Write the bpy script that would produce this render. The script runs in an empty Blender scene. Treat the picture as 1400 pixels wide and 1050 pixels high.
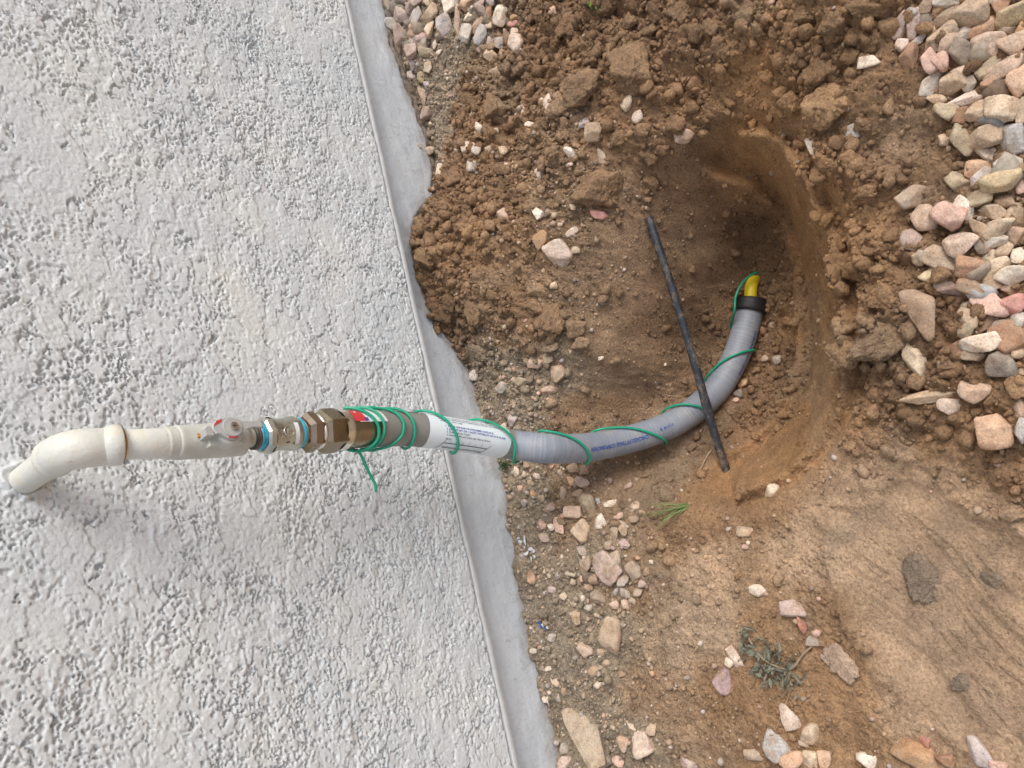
import bpy, math
import numpy as np
from math import radians, sin, cos, pi
rng = np.random.default_rng(7)
SC = bpy.context.scene

# ------------------------------------------------------------------ camera
F_PX = 1011.0
def cam_axes(th, ph, roll):
    th, ph, r = map(math.radians, (th, ph, roll))
    F = np.array([sin(ph)*cos(th), cos(ph)*cos(th), -sin(th)])
    R = np.array([cos(ph), -sin(ph), 0.0]); U = np.cross(R, F)
    return R*cos(r)+U*sin(r), -R*sin(r)+U*cos(r), F
CAM = np.array([0.0, -0.6, 0.645])
R_, U_, F_ = cam_axes(48, 20.4, 1.5)
cd = bpy.data.cameras.new('camera'); co = bpy.data.objects.new('camera', cd)
SC.collection.objects.link(co); SC.camera = co
from mathutils import Matrix, Vector
M = Matrix.Identity(4)
for i, v in enumerate((-U_, R_, -F_)):      # the phone was held turned a quarter
    for j in range(3): M[j][i] = v[j]
for j in range(3): M[j][3] = CAM[j]
co.matrix_world = M
cd.sensor_width = 36; cd.lens = 36*F_PX/1400; cd.clip_start = 0.02; cd.clip_end = 200

# ------------------------------------------------------------------ world and sun
SUN_DIR = np.array([0.50, -0.42, 0.76]); SUN_DIR /= np.linalg.norm(SUN_DIR)
elev = math.asin(SUN_DIR[2]); azim = math.atan2(SUN_DIR[0], SUN_DIR[1])
W = bpy.data.worlds.new('World'); SC.world = W; W.use_nodes = True
nt = W.node_tree; nt.nodes.clear()
sky = nt.nodes.new('ShaderNodeTexSky'); sky.sky_type = 'NISHITA'; sky.sun_disc = False
sky.sun_elevation = elev; sky.sun_rotation = azim; sky.dust_density = 3.0; sky.air_density = 1.0
hs = nt.nodes.new('ShaderNodeHueSaturation'); hs.inputs['Saturation'].default_value = 0.42
bg = nt.nodes.new('ShaderNodeBackground'); bg.inputs['Strength'].default_value = 0.135
wo = nt.nodes.new('ShaderNodeOutputWorld')
nt.links.new(sky.outputs[0], hs.inputs['Color']); nt.links.new(hs.outputs[0], bg.inputs['Color']); nt.links.new(bg.outputs[0], wo.inputs['Surface'])
sl = bpy.data.lights.new('sun', 'SUN'); sl.energy = 1.3; sl.angle = radians(30); sl.color = (1.0, 0.95, 0.88)
so = bpy.data.objects.new('sun', sl); SC.collection.objects.link(so)
so.rotation_euler = Vector(SUN_DIR).to_track_quat('Z', 'Y').to_euler(); so.location = (0, 0, 3)
SC.view_settings.view_transform = 'Standard'; SC.view_settings.look = 'None'
SC.view_settings.gamma = 1; SC.view_settings.exposure = 0.35; SC.view_settings.use_curve_mapping = False
SC.render.engine = 'CYCLES'

# ------------------------------------------------------------------ helpers: layout
def ray(x, y): return F_ + (700-x)/F_PX*U_ + (525-y)/F_PX*R_
def on_y(x, y, Y):
    r = ray(x, y); return CAM + (Y-CAM[1])/r[1]*r
def on_z(x, y, Z):
    r = ray(x, y); return CAM + (Z-CAM[2])/r[2]*r
def at_d(x, y, D): return CAM + D*ray(x, y)
def proj(p):
    d = np.asarray(p)-CAM; z = d@F_
    return 700-F_PX*(d@U_)/z, 525-F_PX*(d@R_)/z, z

# ------------------------------------------------------------------ helpers: noise
def _h(ix, iy, iz, seed):
    n = (ix.astype(np.int64)*374761393 + iy.astype(np.int64)*668265263 + iz*2147483647 + seed*1274126177) & 0xffffffff
    n = ((n ^ (n >> 13))*1274126177) & 0xffffffff
    n = ((n ^ (n >> 15))*2246822519) & 0xffffffff
    return ((n ^ (n >> 16)) & 0xffffff)/float(0xffffff)
def vnoise(x, y, seed=0):
    ix = np.floor(x); iy = np.floor(y); fx = x-ix; fy = y-iy
    fx = fx*fx*fx*(fx*(fx*6-15)+10); fy = fy*fy*fy*(fy*(fy*6-15)+10)
    a = _h(ix, iy, 0, seed); b = _h(ix+1, iy, 0, seed); c = _h(ix, iy+1, 0, seed); d = _h(ix+1, iy+1, 0, seed)
    return ((a*(1-fx)+b*fx)*(1-fy)+(c*(1-fx)+d*fx)*fy)*2-1
def fbm(x, y, seed=0, oct=4, gain=.5):
    s = 0; a = 1; t = 0
    for o in range(oct):
        s = s+a*vnoise(x*2**o+17.3*o, y*2**o-9.1*o, seed+o*31); t += a; a *= gain
    return s/t*1.6
def worley(x, y, seed=0):
    ix = np.floor(x); iy = np.floor(y); best = np.full(x.shape, 9.0); best2 = np.full(x.shape, 9.0); hid = np.zeros(x.shape)
    for dx in (-1, 0, 1):
        for dy in (-1, 0, 1):
            cx = ix+dx; cy = iy+dy
            px = cx+_h(cx, cy, 1, seed); py = cy+_h(cx, cy, 2, seed)
            d = np.hypot(px-x, py-y); m = d < best
            best2 = np.where(m, best, np.minimum(best2, d)); hid = np.where(m, _h(cx, cy, 3, seed), hid); best = np.where(m, d, best)
    return best, best2, hid
def noise3(p, seed=0):
    ip = np.floor(p); f = p-ip; f = f*f*(3-2*f); r = 0
    for dx in (0, 1):
        for dy in (0, 1):
            for dz in (0, 1):
                w = (f[:, 0] if dx else 1-f[:, 0])*(f[:, 1] if dy else 1-f[:, 1])*(f[:, 2] if dz else 1-f[:, 2])
                r = r+w*_h(ip[:, 0]+dx, ip[:, 1]+dy, (ip[:, 2]+dz).astype(np.int64)*97, seed)
    return r*2-1
def sstep(a, b, x):
    t = np.clip((x-a)/(b-a), 0, 1); return t*t*(3-2*t)

# ------------------------------------------------------------------ helpers: objects
COL = SC.collection
def mesh_np(name, V, Fq, smooth=True, cols=None, loose=None):
    me = bpy.data.meshes.new(name); V = np.ascontiguousarray(V, dtype=np.float32); Fq = np.ascontiguousarray(Fq, dtype=np.int32)
    n, k = Fq.shape
    me.vertices.add(len(V)); me.vertices.foreach_set('co', V.ravel())
    me.loops.add(n*k); me.loops.foreach_set('vertex_index', Fq.ravel())
    me.polygons.add(n); me.polygons.foreach_set('loop_start', np.arange(0, n*k, k, dtype=np.int32))
    try: me.polygons.foreach_set('loop_total', np.full(n, k, dtype=np.int32))
    except Exception: pass
    me.polygons.foreach_set('use_smooth', np.full(n, smooth, dtype=bool))
    if cols is not None:
        at = me.color_attributes.new('Col', 'FLOAT_COLOR', 'POINT')
        c = np.ones((len(V), 4), dtype=np.float32); c[:, :cols.shape[1]] = cols; at.data.foreach_set('color', c.ravel())
    me.update(calc_edges=True); me.validate(); return me
def link(name, me, mat=None, parent=None, loc=None):
    if mat is not None and me is not None and len(me.materials) == 0: me.materials.append(mat)
    o = bpy.data.objects.new(name, me); COL.objects.link(o)
    if parent is not None: o.parent = parent
    if loc is not None: o.location = [float(v) for v in loc]
    return o
def tag(o, label=None, cat=None, group=None, kind=None):
    if label: o['label'] = label
    if cat: o['category'] = cat
    if group: o['group'] = group
    if kind: o['kind'] = kind
    return o
def empty(name, loc=(0, 0, 0)):
    o = bpy.data.objects.new(name, None); COL.objects.link(o); o.location = [float(v) for v in loc]; o.empty_display_size = .02
    return o
def pmesh(name, V, Fs, mat, parent, smooth=False):
    """polygons with mixed corner counts; vertices in world space, shifted to the parent's origin"""
    V = np.asarray(V, float)
    if parent is not None: V = V-np.array(parent_origin(parent))
    me = bpy.data.meshes.new(name); me.from_pydata(V.tolist(), [], [tuple(int(i) for i in f) for f in Fs])
    if smooth:
        for p in me.polygons: p.use_smooth = True
    me.update(); me.validate()
    return link(name, me, mat, parent)
def parent_origin(o):
    v = Vector((0, 0, 0))
    while o is not None: v = v+o.location; o = o.parent
    return v
def grid_faces(nu, nv, wrap=False):
    i = np.arange(nu-1)[:, None]; j = np.arange(nv if wrap else nv-1)[None, :]; j2 = (j+1) % nv if wrap else j+1
    return np.stack([(i*nv+j), (i*nv+j2), ((i+1)*nv+j2), ((i+1)*nv+j)], -1).reshape(-1, 4)

# ------------------------------------------------------------------ helpers: materials
def new_mat(name):
    m = bpy.data.materials.new(name); m.use_nodes = True; t = m.node_tree; t.nodes.clear()
    out = t.nodes.new('ShaderNodeOutputMaterial'); b = t.nodes.new('ShaderNodeBsdfPrincipled'); t.links.new(b.outputs[0], out.inputs[0])
    return m, t, b
def N(t, kind, **kw):
    n = t.nodes.new(kind)
    for k, v in kw.items():
        if k.startswith('i_'): n.inputs[k[2:].replace('_', ' ')].default_value = v
        else: setattr(n, k, v)
    return n
def tex(t, scale, detail=6, rough=.6, coord='Object', stretch=None, kind='ShaderNodeTexNoise'):
    tc = N(t, 'ShaderNodeTexCoord'); n = t.nodes.new(kind)
    src = tc.outputs[coord]
    if stretch is not None:
        mp = N(t, 'ShaderNodeMapping'); mp.inputs['Scale'].default_value = stretch; t.links.new(src, mp.inputs[0]); src = mp.outputs[0]
    t.links.new(src, n.inputs['Vector']); n.inputs['Scale'].default_value = scale
    if kind == 'ShaderNodeTexNoise': n.inputs['Detail'].default_value = detail; n.inputs['Roughness'].default_value = rough
    return n
def ramp(t, src, stops):
    r = N(t, 'ShaderNodeValToRGB'); t.links.new(src, r.inputs[0]); e = r.color_ramp.elements
    while len(e) < len(stops): e.new(.5)
    for i, (p, c) in enumerate(stops): e[i].position = p; e[i].color = (c[0], c[1], c[2], 1) if hasattr(c, '__len__') else (c, c, c, 1)
    return r.outputs[0]
def mixc(t, fac, a, b, mode='MIX'):
    m = N(t, 'ShaderNodeMix', data_type='RGBA', blend_type=mode)
    for sock, v in ((m.inputs[0], fac), (m.inputs[6], a), (m.inputs[7], b)):
        if hasattr(v, 'links') or hasattr(v, 'is_linked'): t.links.new(v, sock)
        elif isinstance(v, (int, float)): sock.default_value = v if sock.type == 'VALUE' else (v, v, v, 1)
        else: sock.default_value = (*v, 1)
    return m.outputs[2]
def bump(t, b, src, strength, dist, prev=None):
    n = N(t, 'ShaderNodeBump'); n.inputs['Strength'].default_value = strength; n.inputs['Distance'].default_value = dist
    t.links.new(src, n.inputs['Height'])
    if prev is not None: t.links.new(prev, n.inputs['Normal'])
    t.links.new(n.outputs[0], b.inputs['Normal']); return n.outputs[0]
def simple(name, col, rough=.6, metal=0, var=.15, scale=60, bmp=0.0, bscale=400, spec=.5, coat=0):
    m, t, b = new_mat(name); n = tex(t, scale)
    c = ramp(t, n.outputs[0], [(.3, [v*(1-var) for v in col]), (.7, [min(1, v*(1+var)) for v in col])])
    t.links.new(c, b.inputs['Base Color']); b.inputs['Roughness'].default_value = rough; b.inputs['Metallic'].default_value = metal
    b.inputs['Specular IOR Level'].default_value = spec; b.inputs['Coat Weight'].default_value = coat
    if bmp: bump(t, b, tex(t, bscale, 4).outputs[0], bmp, .0006)
    return m

# soil: colour from the mesh, grain from noise
def soil_material(name, use_attr=True):
    m, t, b = new_mat(name)
    if use_attr: a = N(t, 'ShaderNodeAttribute', attribute_name='Col'); base = a.outputs['Color']
    else: a = N(t, 'ShaderNodeObjectInfo'); base = a.outputs['Color']
    n1 = tex(t, 45, 8, .62); n2 = tex(t, 420, 5, .7); n3 = tex(t, 1100, 2, .5); n4 = tex(t, 14, 5, .6)
    c = mixc(t, 1.0, base, ramp(t, n1.outputs[0], [(.28, (.72, .70, .68)), (.5, (1, 1, 1)), (.75, (1.22, 1.2, 1.17))]), 'MULTIPLY')
    c = mixc(t, 1.0, c, ramp(t, n2.outputs[0], [(.3, (.62, .59, .56)), (.52, (1.03, 1.03, 1.03)), (.72, (1.38, 1.38, 1.36))]), 'MULTIPLY')
    c = mixc(t, .55, c, ramp(t, n4.outputs[0], [(.3, (.8, .82, .86)), (.7, (1.16, 1.1, 1.04))]), 'MULTIPLY')
    v = tex(t, 330, kind='ShaderNodeTexVoronoi'); speck = ramp(t, v.outputs['Distance'], [(.0, 1), (.13, 1), (.17, 0)])
    vc = N(t, 'ShaderNodeSeparateColor'); t.links.new(v.outputs['Color'], vc.inputs[0])
    sel = ramp(t, vc.outputs[0], [(.0, 0), (.86, 0), (.90, 1)])
    mm = N(t, 'ShaderNodeMath', operation='MULTIPLY', use_clamp=True); t.links.new(speck, mm.inputs[0]); t.links.new(sel, mm.inputs[1])
    c = mixc(t, mm.outputs[0], c, (.50, .45, .38))
    t.links.new(c, b.inputs['Base Color']); b.inputs['Roughness'].default_value = .93; b.inputs['Specular IOR Level'].default_value = .25
    p = bump(t, b, tex(t, 210, 5, .7).outputs[0], .75, .0030); p = bump(t, b, n2.outputs[0], .9, .0019, p); p = bump(t, b, n3.outputs[0], .6, .0008, p)
    return m
M_SOIL = soil_material('soil'); M_CLOD = soil_material('soil_clod', False)

def stone_material():
    m, t, b = new_mat('stone'); oi = N(t, 'ShaderNodeObjectInfo')
    tc = N(t, 'ShaderNodeTexCoord'); add = N(t, 'ShaderNodeVectorMath', operation='ADD'); sc = N(t, 'ShaderNodeVectorMath', operation='SCALE')
    cm = N(t, 'ShaderNodeCombineXYZ')
    for i in range(3): t.links.new(oi.outputs['Random'], cm.inputs[i])
    t.links.new(cm.outputs[0], sc.inputs[0]); sc.inputs['Scale'].default_value = 11.0
    t.links.new(tc.outputs['Object'], add.inputs[0]); t.links.new(sc.outputs[0], add.inputs[1])
    def nz(scale, det=5, r=.6, dist=0):
        n = N(t, 'ShaderNodeTexNoise'); n.inputs['Scale'].default_value = scale; n.inputs['Detail'].default_value = det
        n.inputs['Roughness'].default_value = r; n.inputs['Distortion'].default_value = dist; t.links.new(add.outputs[0], n.inputs['Vector']); return n.outputs[0]
    base = oi.outputs['Color']
    c = mixc(t, 1.0, base, ramp(t, nz(90, 6, .65), [(.3, (.66, .64, .63)), (.5, (1, 1, 1)), (.72, (1.24, 1.24, 1.24))]), 'MULTIPLY')
    c = mixc(t, .7, c, ramp(t, nz(40, 4, .6, 1.2), [(.35, (.93, .80, .70)), (.55, (1.0, 1.0, 1.0)), (.7, (1.05, 1.08, 1.12))]), 'MULTIPLY')
    c = mixc(t, 1.0, c, ramp(t, nz(700, 3, .7), [(.32, (.68, .67, .66)), (.5, (1, 1, 1)), (.72, (1.22, 1.22, 1.22))]), 'MULTIPLY')
    # soil clinging to the stones
    dirt = ramp(t, nz(70, 6, .7, .5), [(.53, 0), (.66, .65)])
    c = mixc(t, dirt, c, (.36, .25, .165))
    t.links.new(c, b.inputs['Base Color']); b.inputs['Roughness'].default_value = .8; b.inputs['Specular IOR Level'].default_value = .35
    p = bump(t, b, nz(160, 5, .6), .7, .0022); bump(t, b, nz(900, 3, .6), .45, .0006, p)
    return m
M_STONE = stone_material()
def pebble_material():
    m, t, b = new_mat('pebble'); a = N(t, 'ShaderNodeAttribute', attribute_name='Col')
    n1 = tex(t, 260, 4, .65)
    c = mixc(t, 1.0, a.outputs['Color'], ramp(t, n1.outputs[0], [(.3, (.7, .68, .66)), (.55, (1.02, 1.02, 1.02)), (.75, (1.2, 1.2, 1.2))]), 'MULTIPLY')
    t.links.new(c, b.inputs['Base Color']); b.inputs['Roughness'].default_value = .85; b.inputs['Specular IOR Level'].default_value = .3
    bump(t, b, tex(t, 600, 3).outputs[0], .5, .0006); return m
M_PEB = pebble_material()

# ------------------------------------------------------------------ the terrain
BOUND = [(525,0),(533,60),(548,100),(568,150),(585,200),(592,240),(590,270),(563,305),(563,340),(572,380),(588,420),(600,440),(622,480),(640,510),(655,545),
         (672,600),(690,660),(700,720),(712,800),(722,870),(745,960),(757,1050)]
CP = [(620,50,0.0),(700,60,.005),(650,150,.02),(700,250,.03),(620,300,.058),(650,380,.058),(620,420,.045),(700,450,.03),(720,330,.04),(680,520,.008),(750,520,0),(720,650,-.005),
 (800,700,-.01),(800,850,0),(850,950,0),(780,1000,.005),(800,60,.03),(880,60,.03),(960,30,.03),(1050,30,.03),(760,150,.035),(830,150,.03),(880,180,.01),(950,130,.0),(1000,80,.01),
 (1130,60,.03),(1180,120,.03),(1140,150,.02),(1030,170,-.03),(960,210,-.02),(1000,250,-.07),(1050,250,-.08),(870,250,-.005),(800,250,.03),(850,300,-.003),(790,340,.02),(780,400,.015),(800,480,.0),
 (760,560,-.008),(790,575,-.025),(890,300,-.032),(930,300,-.065),(970,305,-.100),(1010,310,-.130),(1050,320,-.150),(860,350,-.022),(900,350,-.055),(940,350,-.090),(980,350,-.125),(1020,345,-.160),
 (840,400,-.022),(880,400,-.054),(920,400,-.088),(960,400,-.124),(1000,395,-.160),(880,450,-.065),(920,450,-.100),(960,450,-.138),(870,500,-.064),(910,500,-.100),(950,500,-.135),(850,550,-.075),(890,548,-.110),
 (1060,400,-.185),(1080,480,-.175),(1065,540,-.150),(1030,595,-.128),(980,605,-.122),(940,618,-.112),(900,630,-.096),(860,640,-.070),(830,650,-.035),(900,668,-.042),
 (1115,240,-.02),(1132,330,-.02),(1152,430,-.01),(1162,500,-.01),(1135,590,-.02),(1095,645,-.025),(1050,675,-.025),(1000,690,-.03),(950,700,-.025),
 (1085,260,-.09),(1102,330,-.12),(1115,420,-.13),(1120,500,-.115),(1095,570,-.095),(1050,630,-.070),(1010,650,-.060),
 (1200,200,.0),(1200,350,.0),(1250,300,.005),(1350,200,.018),(1350,400,.018),(1380,50,.018),(1270,50,.02),(1200,500,.0),(1250,600,0),(1380,560,.012),(1200,700,-.005),(1100,750,-.005),
 (1300,800,-.01),(1390,900,-.005),(1200,950,0),(1000,800,-.005),(1000,950,0),(1100,1040,.005),(900,800,-.005),(900,1040,.005),(1390,1040,0),(950,740,-.018)]
COND = [(900,588,.828),(940,567,.838),(980,532,.846),(1005,490,.850),(1019,450,.854),(1026,418,.857),(1030,380,.858)]
pts = [on_y(x, y, 0.0) for x, y in BOUND]+[at_d(*q)-np.array([0, 0, .0185]) for q in COND]+[on_z(x, y, z) for x, y, z in CP]
for x in np.linspace(-1.2, 2.0, 12):
    pts.append((x, -1.4, 0.0)); pts.append((x, -1.0, 0.0))
for y in (-.1, -.4, -.7): pts += [(-.6, y, 0.0), (-1.2, y, 0), (1.25, y, 0.0), (2.0, y, 0)]
pts += [(1.2, 0, 0), (2.0, 0, 0), (-.5, 0, .01), (-1.2, 0, 0)]
pts = np.array(pts)
def phi(d): return -np.sqrt(d*d+.012**2)
A = phi(np.hypot(pts[:, None, 0]-pts[None, :, 0], pts[:, None, 1]-pts[None, :, 1]))
_n = len(pts); _K = np.zeros((_n+1, _n+1)); _K[:_n, :_n] = A+np.eye(_n)*.006; _K[:_n, _n] = 1; _K[_n, :_n] = 1
wts = np.linalg.solve(_K, np.r_[pts[:, 2], 0.0]); wc = wts[_n]; wts = wts[:_n]
def terrain0(X, Y):
    s = X.shape; X = X.ravel(); Y = Y.ravel(); out = np.zeros(X.shape)
    for k in range(0, len(X), 40000):
        d = np.hypot(X[k:k+40000, None]-pts[None, :, 0], Y[k:k+40000, None]-pts[None, :, 1])
        out[k:k+40000] = phi(d)@wts+wc
    m = np.maximum.reduce([sstep(1.2, 2.0, X), sstep(-.5, -1.2, X), sstep(-.95, -1.4, Y)])
    return (out*(1-m)).reshape(s)
def axis_grid(a, b, h, far, g=1.25):
    core = list(np.arange(a, b+h/2, h)); s = h; lo = [a]; hi = [core[-1]]
    while lo[-1] > -far: s *= g; lo.append(lo[-1]-s)
    s = h
    while hi[-1] < far: s *= g; hi.append(hi[-1]+s)
    return np.array(lo[:0:-1]+core+hi[1:])
GX = axis_grid(-.26, .84, .00165, 16.0)
gy = axis_grid(-.66, .0, .00165, 16.0); GY = np.append(gy[gy <= .0005], .012)
XX, YY = np.meshgrid(GX, GY, indexing='ij')
H0 = terrain0(XX, YY)
def blur(A_, r, it=2):
    for _ in range(it):
        for ax_ in (0, 1):
            P_ = np.pad(A_, [(r+1, r) if k == ax_ else (0, 0) for k in (0, 1)], 'edge'); C_ = np.cumsum(P_, axis=ax_); n_ = A_.shape[ax_]; w_ = 2*r+1
            A_ = (np.take(C_, np.arange(w_, w_+n_), axis=ax_)-np.take(C_, np.arange(0, n_), axis=ax_))/w_
    return A_
# the steep scraped wall round the far side of the hole, from a crisp rim down to its foot
def resamp(P_, n):
    d_ = np.r_[0, np.cumsum(np.linalg.norm(np.diff(P_, axis=0), axis=1))]; return np.stack([np.interp(np.linspace(0, d_[-1], n), d_, P_[:, k]) for k in range(3)], -1)
RIM = [(1000,178,-.012),(1060,188,-.015),(1096,235,-.012),(1120,300,-.008),(1136,380,-.004),(1150,440,-.002),(1152,500,-.002),(1138,562,-.008),(1108,612,-.012),(1062,652,-.018),(1005,678,-.026)]
FOOT = [(998,232,-.080),(1045,245,-.100),(1073,280,-.125),(1090,335,-.148),(1103,400,-.168),(1110,460,-.168),(1104,520,-.155),(1080,570,-.142),(1045,606,-.128),(1000,632,-.108)]
rim_ = resamp(np.array([on_z(*q) for q in RIM]), 90); foot_ = resamp(np.array([on_z(*q) for q in FOOT]), 90)
i0, i1 = np.searchsorted(GX, [min(rim_[:, 0].min(), foot_[:, 0].min())-.03, max(rim_[:, 0].max(), foot_[:, 0].max())+.03]); j0, j1 = np.searchsorted(GY, [rim_[:, 1].min()-.03, foot_[:, 1].max()+.03])
bx_, by_ = XX[i0:i1, j0:j1], YY[i0:i1, j0:j1]; wob_ = .006*fbm(bx_*28, by_*28, 33, 3)
def near_(P_):
    dd = np.hypot(bx_[..., None]-P_[:, 0], by_[..., None]-P_[:, 1]); k_ = dd.argmin(-1); return dd.min(-1), k_
dr, kr = near_(rim_); df, kf = near_(foot_); dr = np.maximum(dr+wob_, .0005); wd_ = np.hypot(rim_[kr, 0]-foot_[kr, 0], rim_[kr, 1]-foot_[kr, 1])
t_ = dr/(dr+df); zz_ = rim_[kr, 2]+(foot_[kf, 2]-rim_[kr, 2])*t_**.85; wgt = sstep(1.5, 1.12, (dr+df)/wd_)
H0[i0:i1, j0:j1] = H0[i0:i1, j0:j1]*(1-wgt)+zz_*wgt
HOLEW = np.zeros(XX.shape); HOLEW[i0:i1, j0:j1] = wgt*sstep(.02, .15, t_)*sstep(1, .9, t_)
_in = ((XX > GX[40]) & (XX < GX[-60]) & (YY < -.012))
H0 = np.where(_in, blur(H0, 2, 1), H0)
def samp(grid, x, y):
    x = np.atleast_1d(x).astype(float); y = np.atleast_1d(y).astype(float)
    i = np.clip(np.searchsorted(GX, x)-1, 0, len(GX)-2); j = np.clip(np.searchsorted(GY, y)-1, 0, len(GY)-2)
    u = np.clip((x-GX[i])/(GX[i+1]-GX[i]), 0, 1); v = np.clip((y-GY[j])/(GY[j+1]-GY[j]), 0, 1)
    return grid[i, j]*(1-u)*(1-v)+grid[i+1, j]*u*(1-v)+grid[i, j+1]*(1-u)*v+grid[i+1, j+1]*u*v
def hit(px, py, grid=None):
    """where the line of sight through a pixel of the photograph meets the ground"""
    g = H0 if grid is None else grid
    px = np.atleast_1d(px).astype(float); py = np.atleast_1d(py).astype(float)
    rr = F_[None]+((700-px)/F_PX)[:, None]*U_+((525-py)/F_PX)[:, None]*R_
    D = np.full(len(px), .4); done = np.zeros(len(px), bool)
    for k in range(420):
        P = CAM+D[:, None]*rr; b = (P[:, 2] < samp(g, P[:, 0], P[:, 1])) | (P[:, 1] > -.001)
        done |= b; D = np.where(done, D, D+.002)
    for k in range(8):
        P = CAM+D[:, None]*rr; b = (P[:, 2] < samp(g, P[:, 0], P[:, 1])); D = np.where(b, D-.0005, D)
    P = CAM+D[:, None]*rr; return P, D
# (px, py, roughness, crumbs, pebbles, colour)
BR = (.375, .245, .158); DK = (.235, .155, .100); GT = (.44, .375, .305); OR = (.50, .305, .165); MU = (.62, .455, .335); RB = (.440, .285, .175); PB = (.430, .305, .212)
ZP = [(560,60,.4,0,.6,GT),(620,40,.5,.2,.6,GT),(600,200,.4,.2,.8,GT),(600,130,.5,.3,.8,GT),(640,160,1,1,.1,BR),(700,150,1,1,.1,BR),(650,250,1,1,.1,BR),(740,80,1,1,.05,BR),(820,40,1.3,1,.02,BR),(900,60,1.2,1,.02,BR),
 (980,60,1.1,1,.02,BR),(1080,60,1.1,1,.02,RB),(1150,80,1.2,1,.02,RB),(780,180,1,.8,.3,PB),(760,280,.7,.6,.7,PB),(700,300,.8,.9,.1,BR),(640,330,.7,.9,.05,RB),(660,400,.6,.8,.05,RB),(600,380,1,1,.05,BR),
 (720,430,.7,.8,.3,BR),(780,420,.5,.5,.8,PB),(770,500,.5,.4,1,GT),(700,510,.5,.4,1,GT),(660,540,.4,.1,1,GT),(740,560,.5,.3,1,GT),(800,340,.4,.2,.5,PB),(860,400,.22,.12,.1,PB),(850,470,.22,.1,.1,PB),(880,330,.22,.1,.05,PB),
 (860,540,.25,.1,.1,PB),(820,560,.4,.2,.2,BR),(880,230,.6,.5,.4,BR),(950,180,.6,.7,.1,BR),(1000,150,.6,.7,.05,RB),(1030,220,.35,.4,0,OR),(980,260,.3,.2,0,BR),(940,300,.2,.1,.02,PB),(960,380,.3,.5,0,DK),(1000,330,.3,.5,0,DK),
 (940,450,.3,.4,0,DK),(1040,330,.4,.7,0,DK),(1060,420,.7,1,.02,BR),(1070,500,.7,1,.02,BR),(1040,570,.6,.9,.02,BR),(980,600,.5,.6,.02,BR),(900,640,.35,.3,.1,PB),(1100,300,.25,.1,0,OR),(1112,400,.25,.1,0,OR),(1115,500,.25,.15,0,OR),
 (1085,600,.3,.2,0,OR),(1010,665,.25,.1,0,RB),(960,660,.25,.15,0,OR),(1080,180,.8,.8,.02,RB),(1140,220,.9,1,.02,RB),(1160,330,.9,1,.02,RB),(1170,420,.9,1,.02,RB),(1200,480,.8,.8,.02,BR),(1150,560,.5,.5,.02,RB),(1230,180,.4,.3,.02,MU),(1230,240,.4,.35,.02,RB),
 (1240,400,.7,.8,.05,BR),(1300,450,.8,.9,.1,BR),(1350,250,.6,.4,.2,BR),(1350,100,.6,.4,.2,BR),(1240,560,.8,.9,.02,BR),(1340,560,.7,.7,.02,RB),(1380,680,.7,.6,.02,BR),(1200,640,.25,.15,.02,MU),(1130,680,.2,.08,.02,MU),(1280,640,.35,.2,.02,RB),
 (1200,740,.14,.02,.02,GT),(1300,780,.12,.02,0,MU),(1350,880,.12,.02,0,MU),(1250,860,.12,.02,0,MU),(1380,980,.15,.02,0,MU),(1150,820,.25,.1,.03,RB),(1100,760,.2,.1,.03,MU),(1040,720,.25,.15,.05,RB),(1050,830,.2,.08,.05,RB),(980,780,.25,.12,.1,MU),
 (940,720,.4,.3,.4,BR),(980,690,.5,.2,.3,BR),(900,760,.4,.2,.3,PB),(880,830,.4,.2,.3,RB),(920,870,.25,.1,.15,MU),(890,960,.3,.1,.4,PB),(980,960,.25,.12,.1,RB),(1080,960,.25,.12,.05,RB),(1150,930,.2,.08,.03,RB),(1200,1000,.25,.1,.03,RB),(1280,1000,.2,.06,.03,MU),
 (1060,1040,.3,.15,.1,BR),(850,1020,.4,.2,.7,GT),(780,950,.35,.1,1,GT),(760,1030,.35,.1,1,GT),(740,900,.35,.1,1,GT),(730,820,.35,.1,1,GT),(770,800,.4,.2,1,GT),(780,730,.3,.2,.4,PB),(720,740,.4,.1,1,GT),(720,660,.5,.2,1,GT),(780,660,.6,.4,.9,PB),
 (840,680,.5,.3,.6,PB),(830,760,.6,.3,.8,GT),(840,860,.5,.3,.8,GT),(820,920,.4,.2,.9,GT)]
ZP += [(1040,130,.4,.3,0,OR),(1050,180,.3,.12,0,OR),(1068,215,.22,.06,0,OR),(1085,250,.2,.05,0,OR),(1100,290,.2,.03,0,OR),(1108,340,.2,.03,0,OR),(1116,440,.2,.03,0,OR),(1120,470,.2,.03,0,OR),(1120,540,.22,.05,0,OR),
 (1108,585,.22,.05,0,OR),(1065,635,.22,.05,0,OR),(1035,655,.22,.05,0,OR),(985,672,.22,.05,0,RB),(940,672,.25,.08,0,RB),(1135,700,.15,.04,0,MU),(1170,780,.12,.03,0,MU),(1090,720,.18,.06,0,MU),(1230,720,.12,.02,0,MU),(1320,720,.12,.02,0,MU),(1300,900,.12,.02,0,MU),(1390,800,.12,.02,0,MU),
 (1210,280,.3,.25,0,RB),(1215,140,.35,.35,0,RB),(960,850,.2,.08,.04,MU),(870,780,.3,.12,.2,PB)]
ZXY, _ = hit([z[0] for z in ZP], [z[1] for z in ZP]); ZXY = ZXY[:, :2]
ZV = np.array([[z[2], z[3], z[4], *z[5]] for z in ZP])
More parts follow.
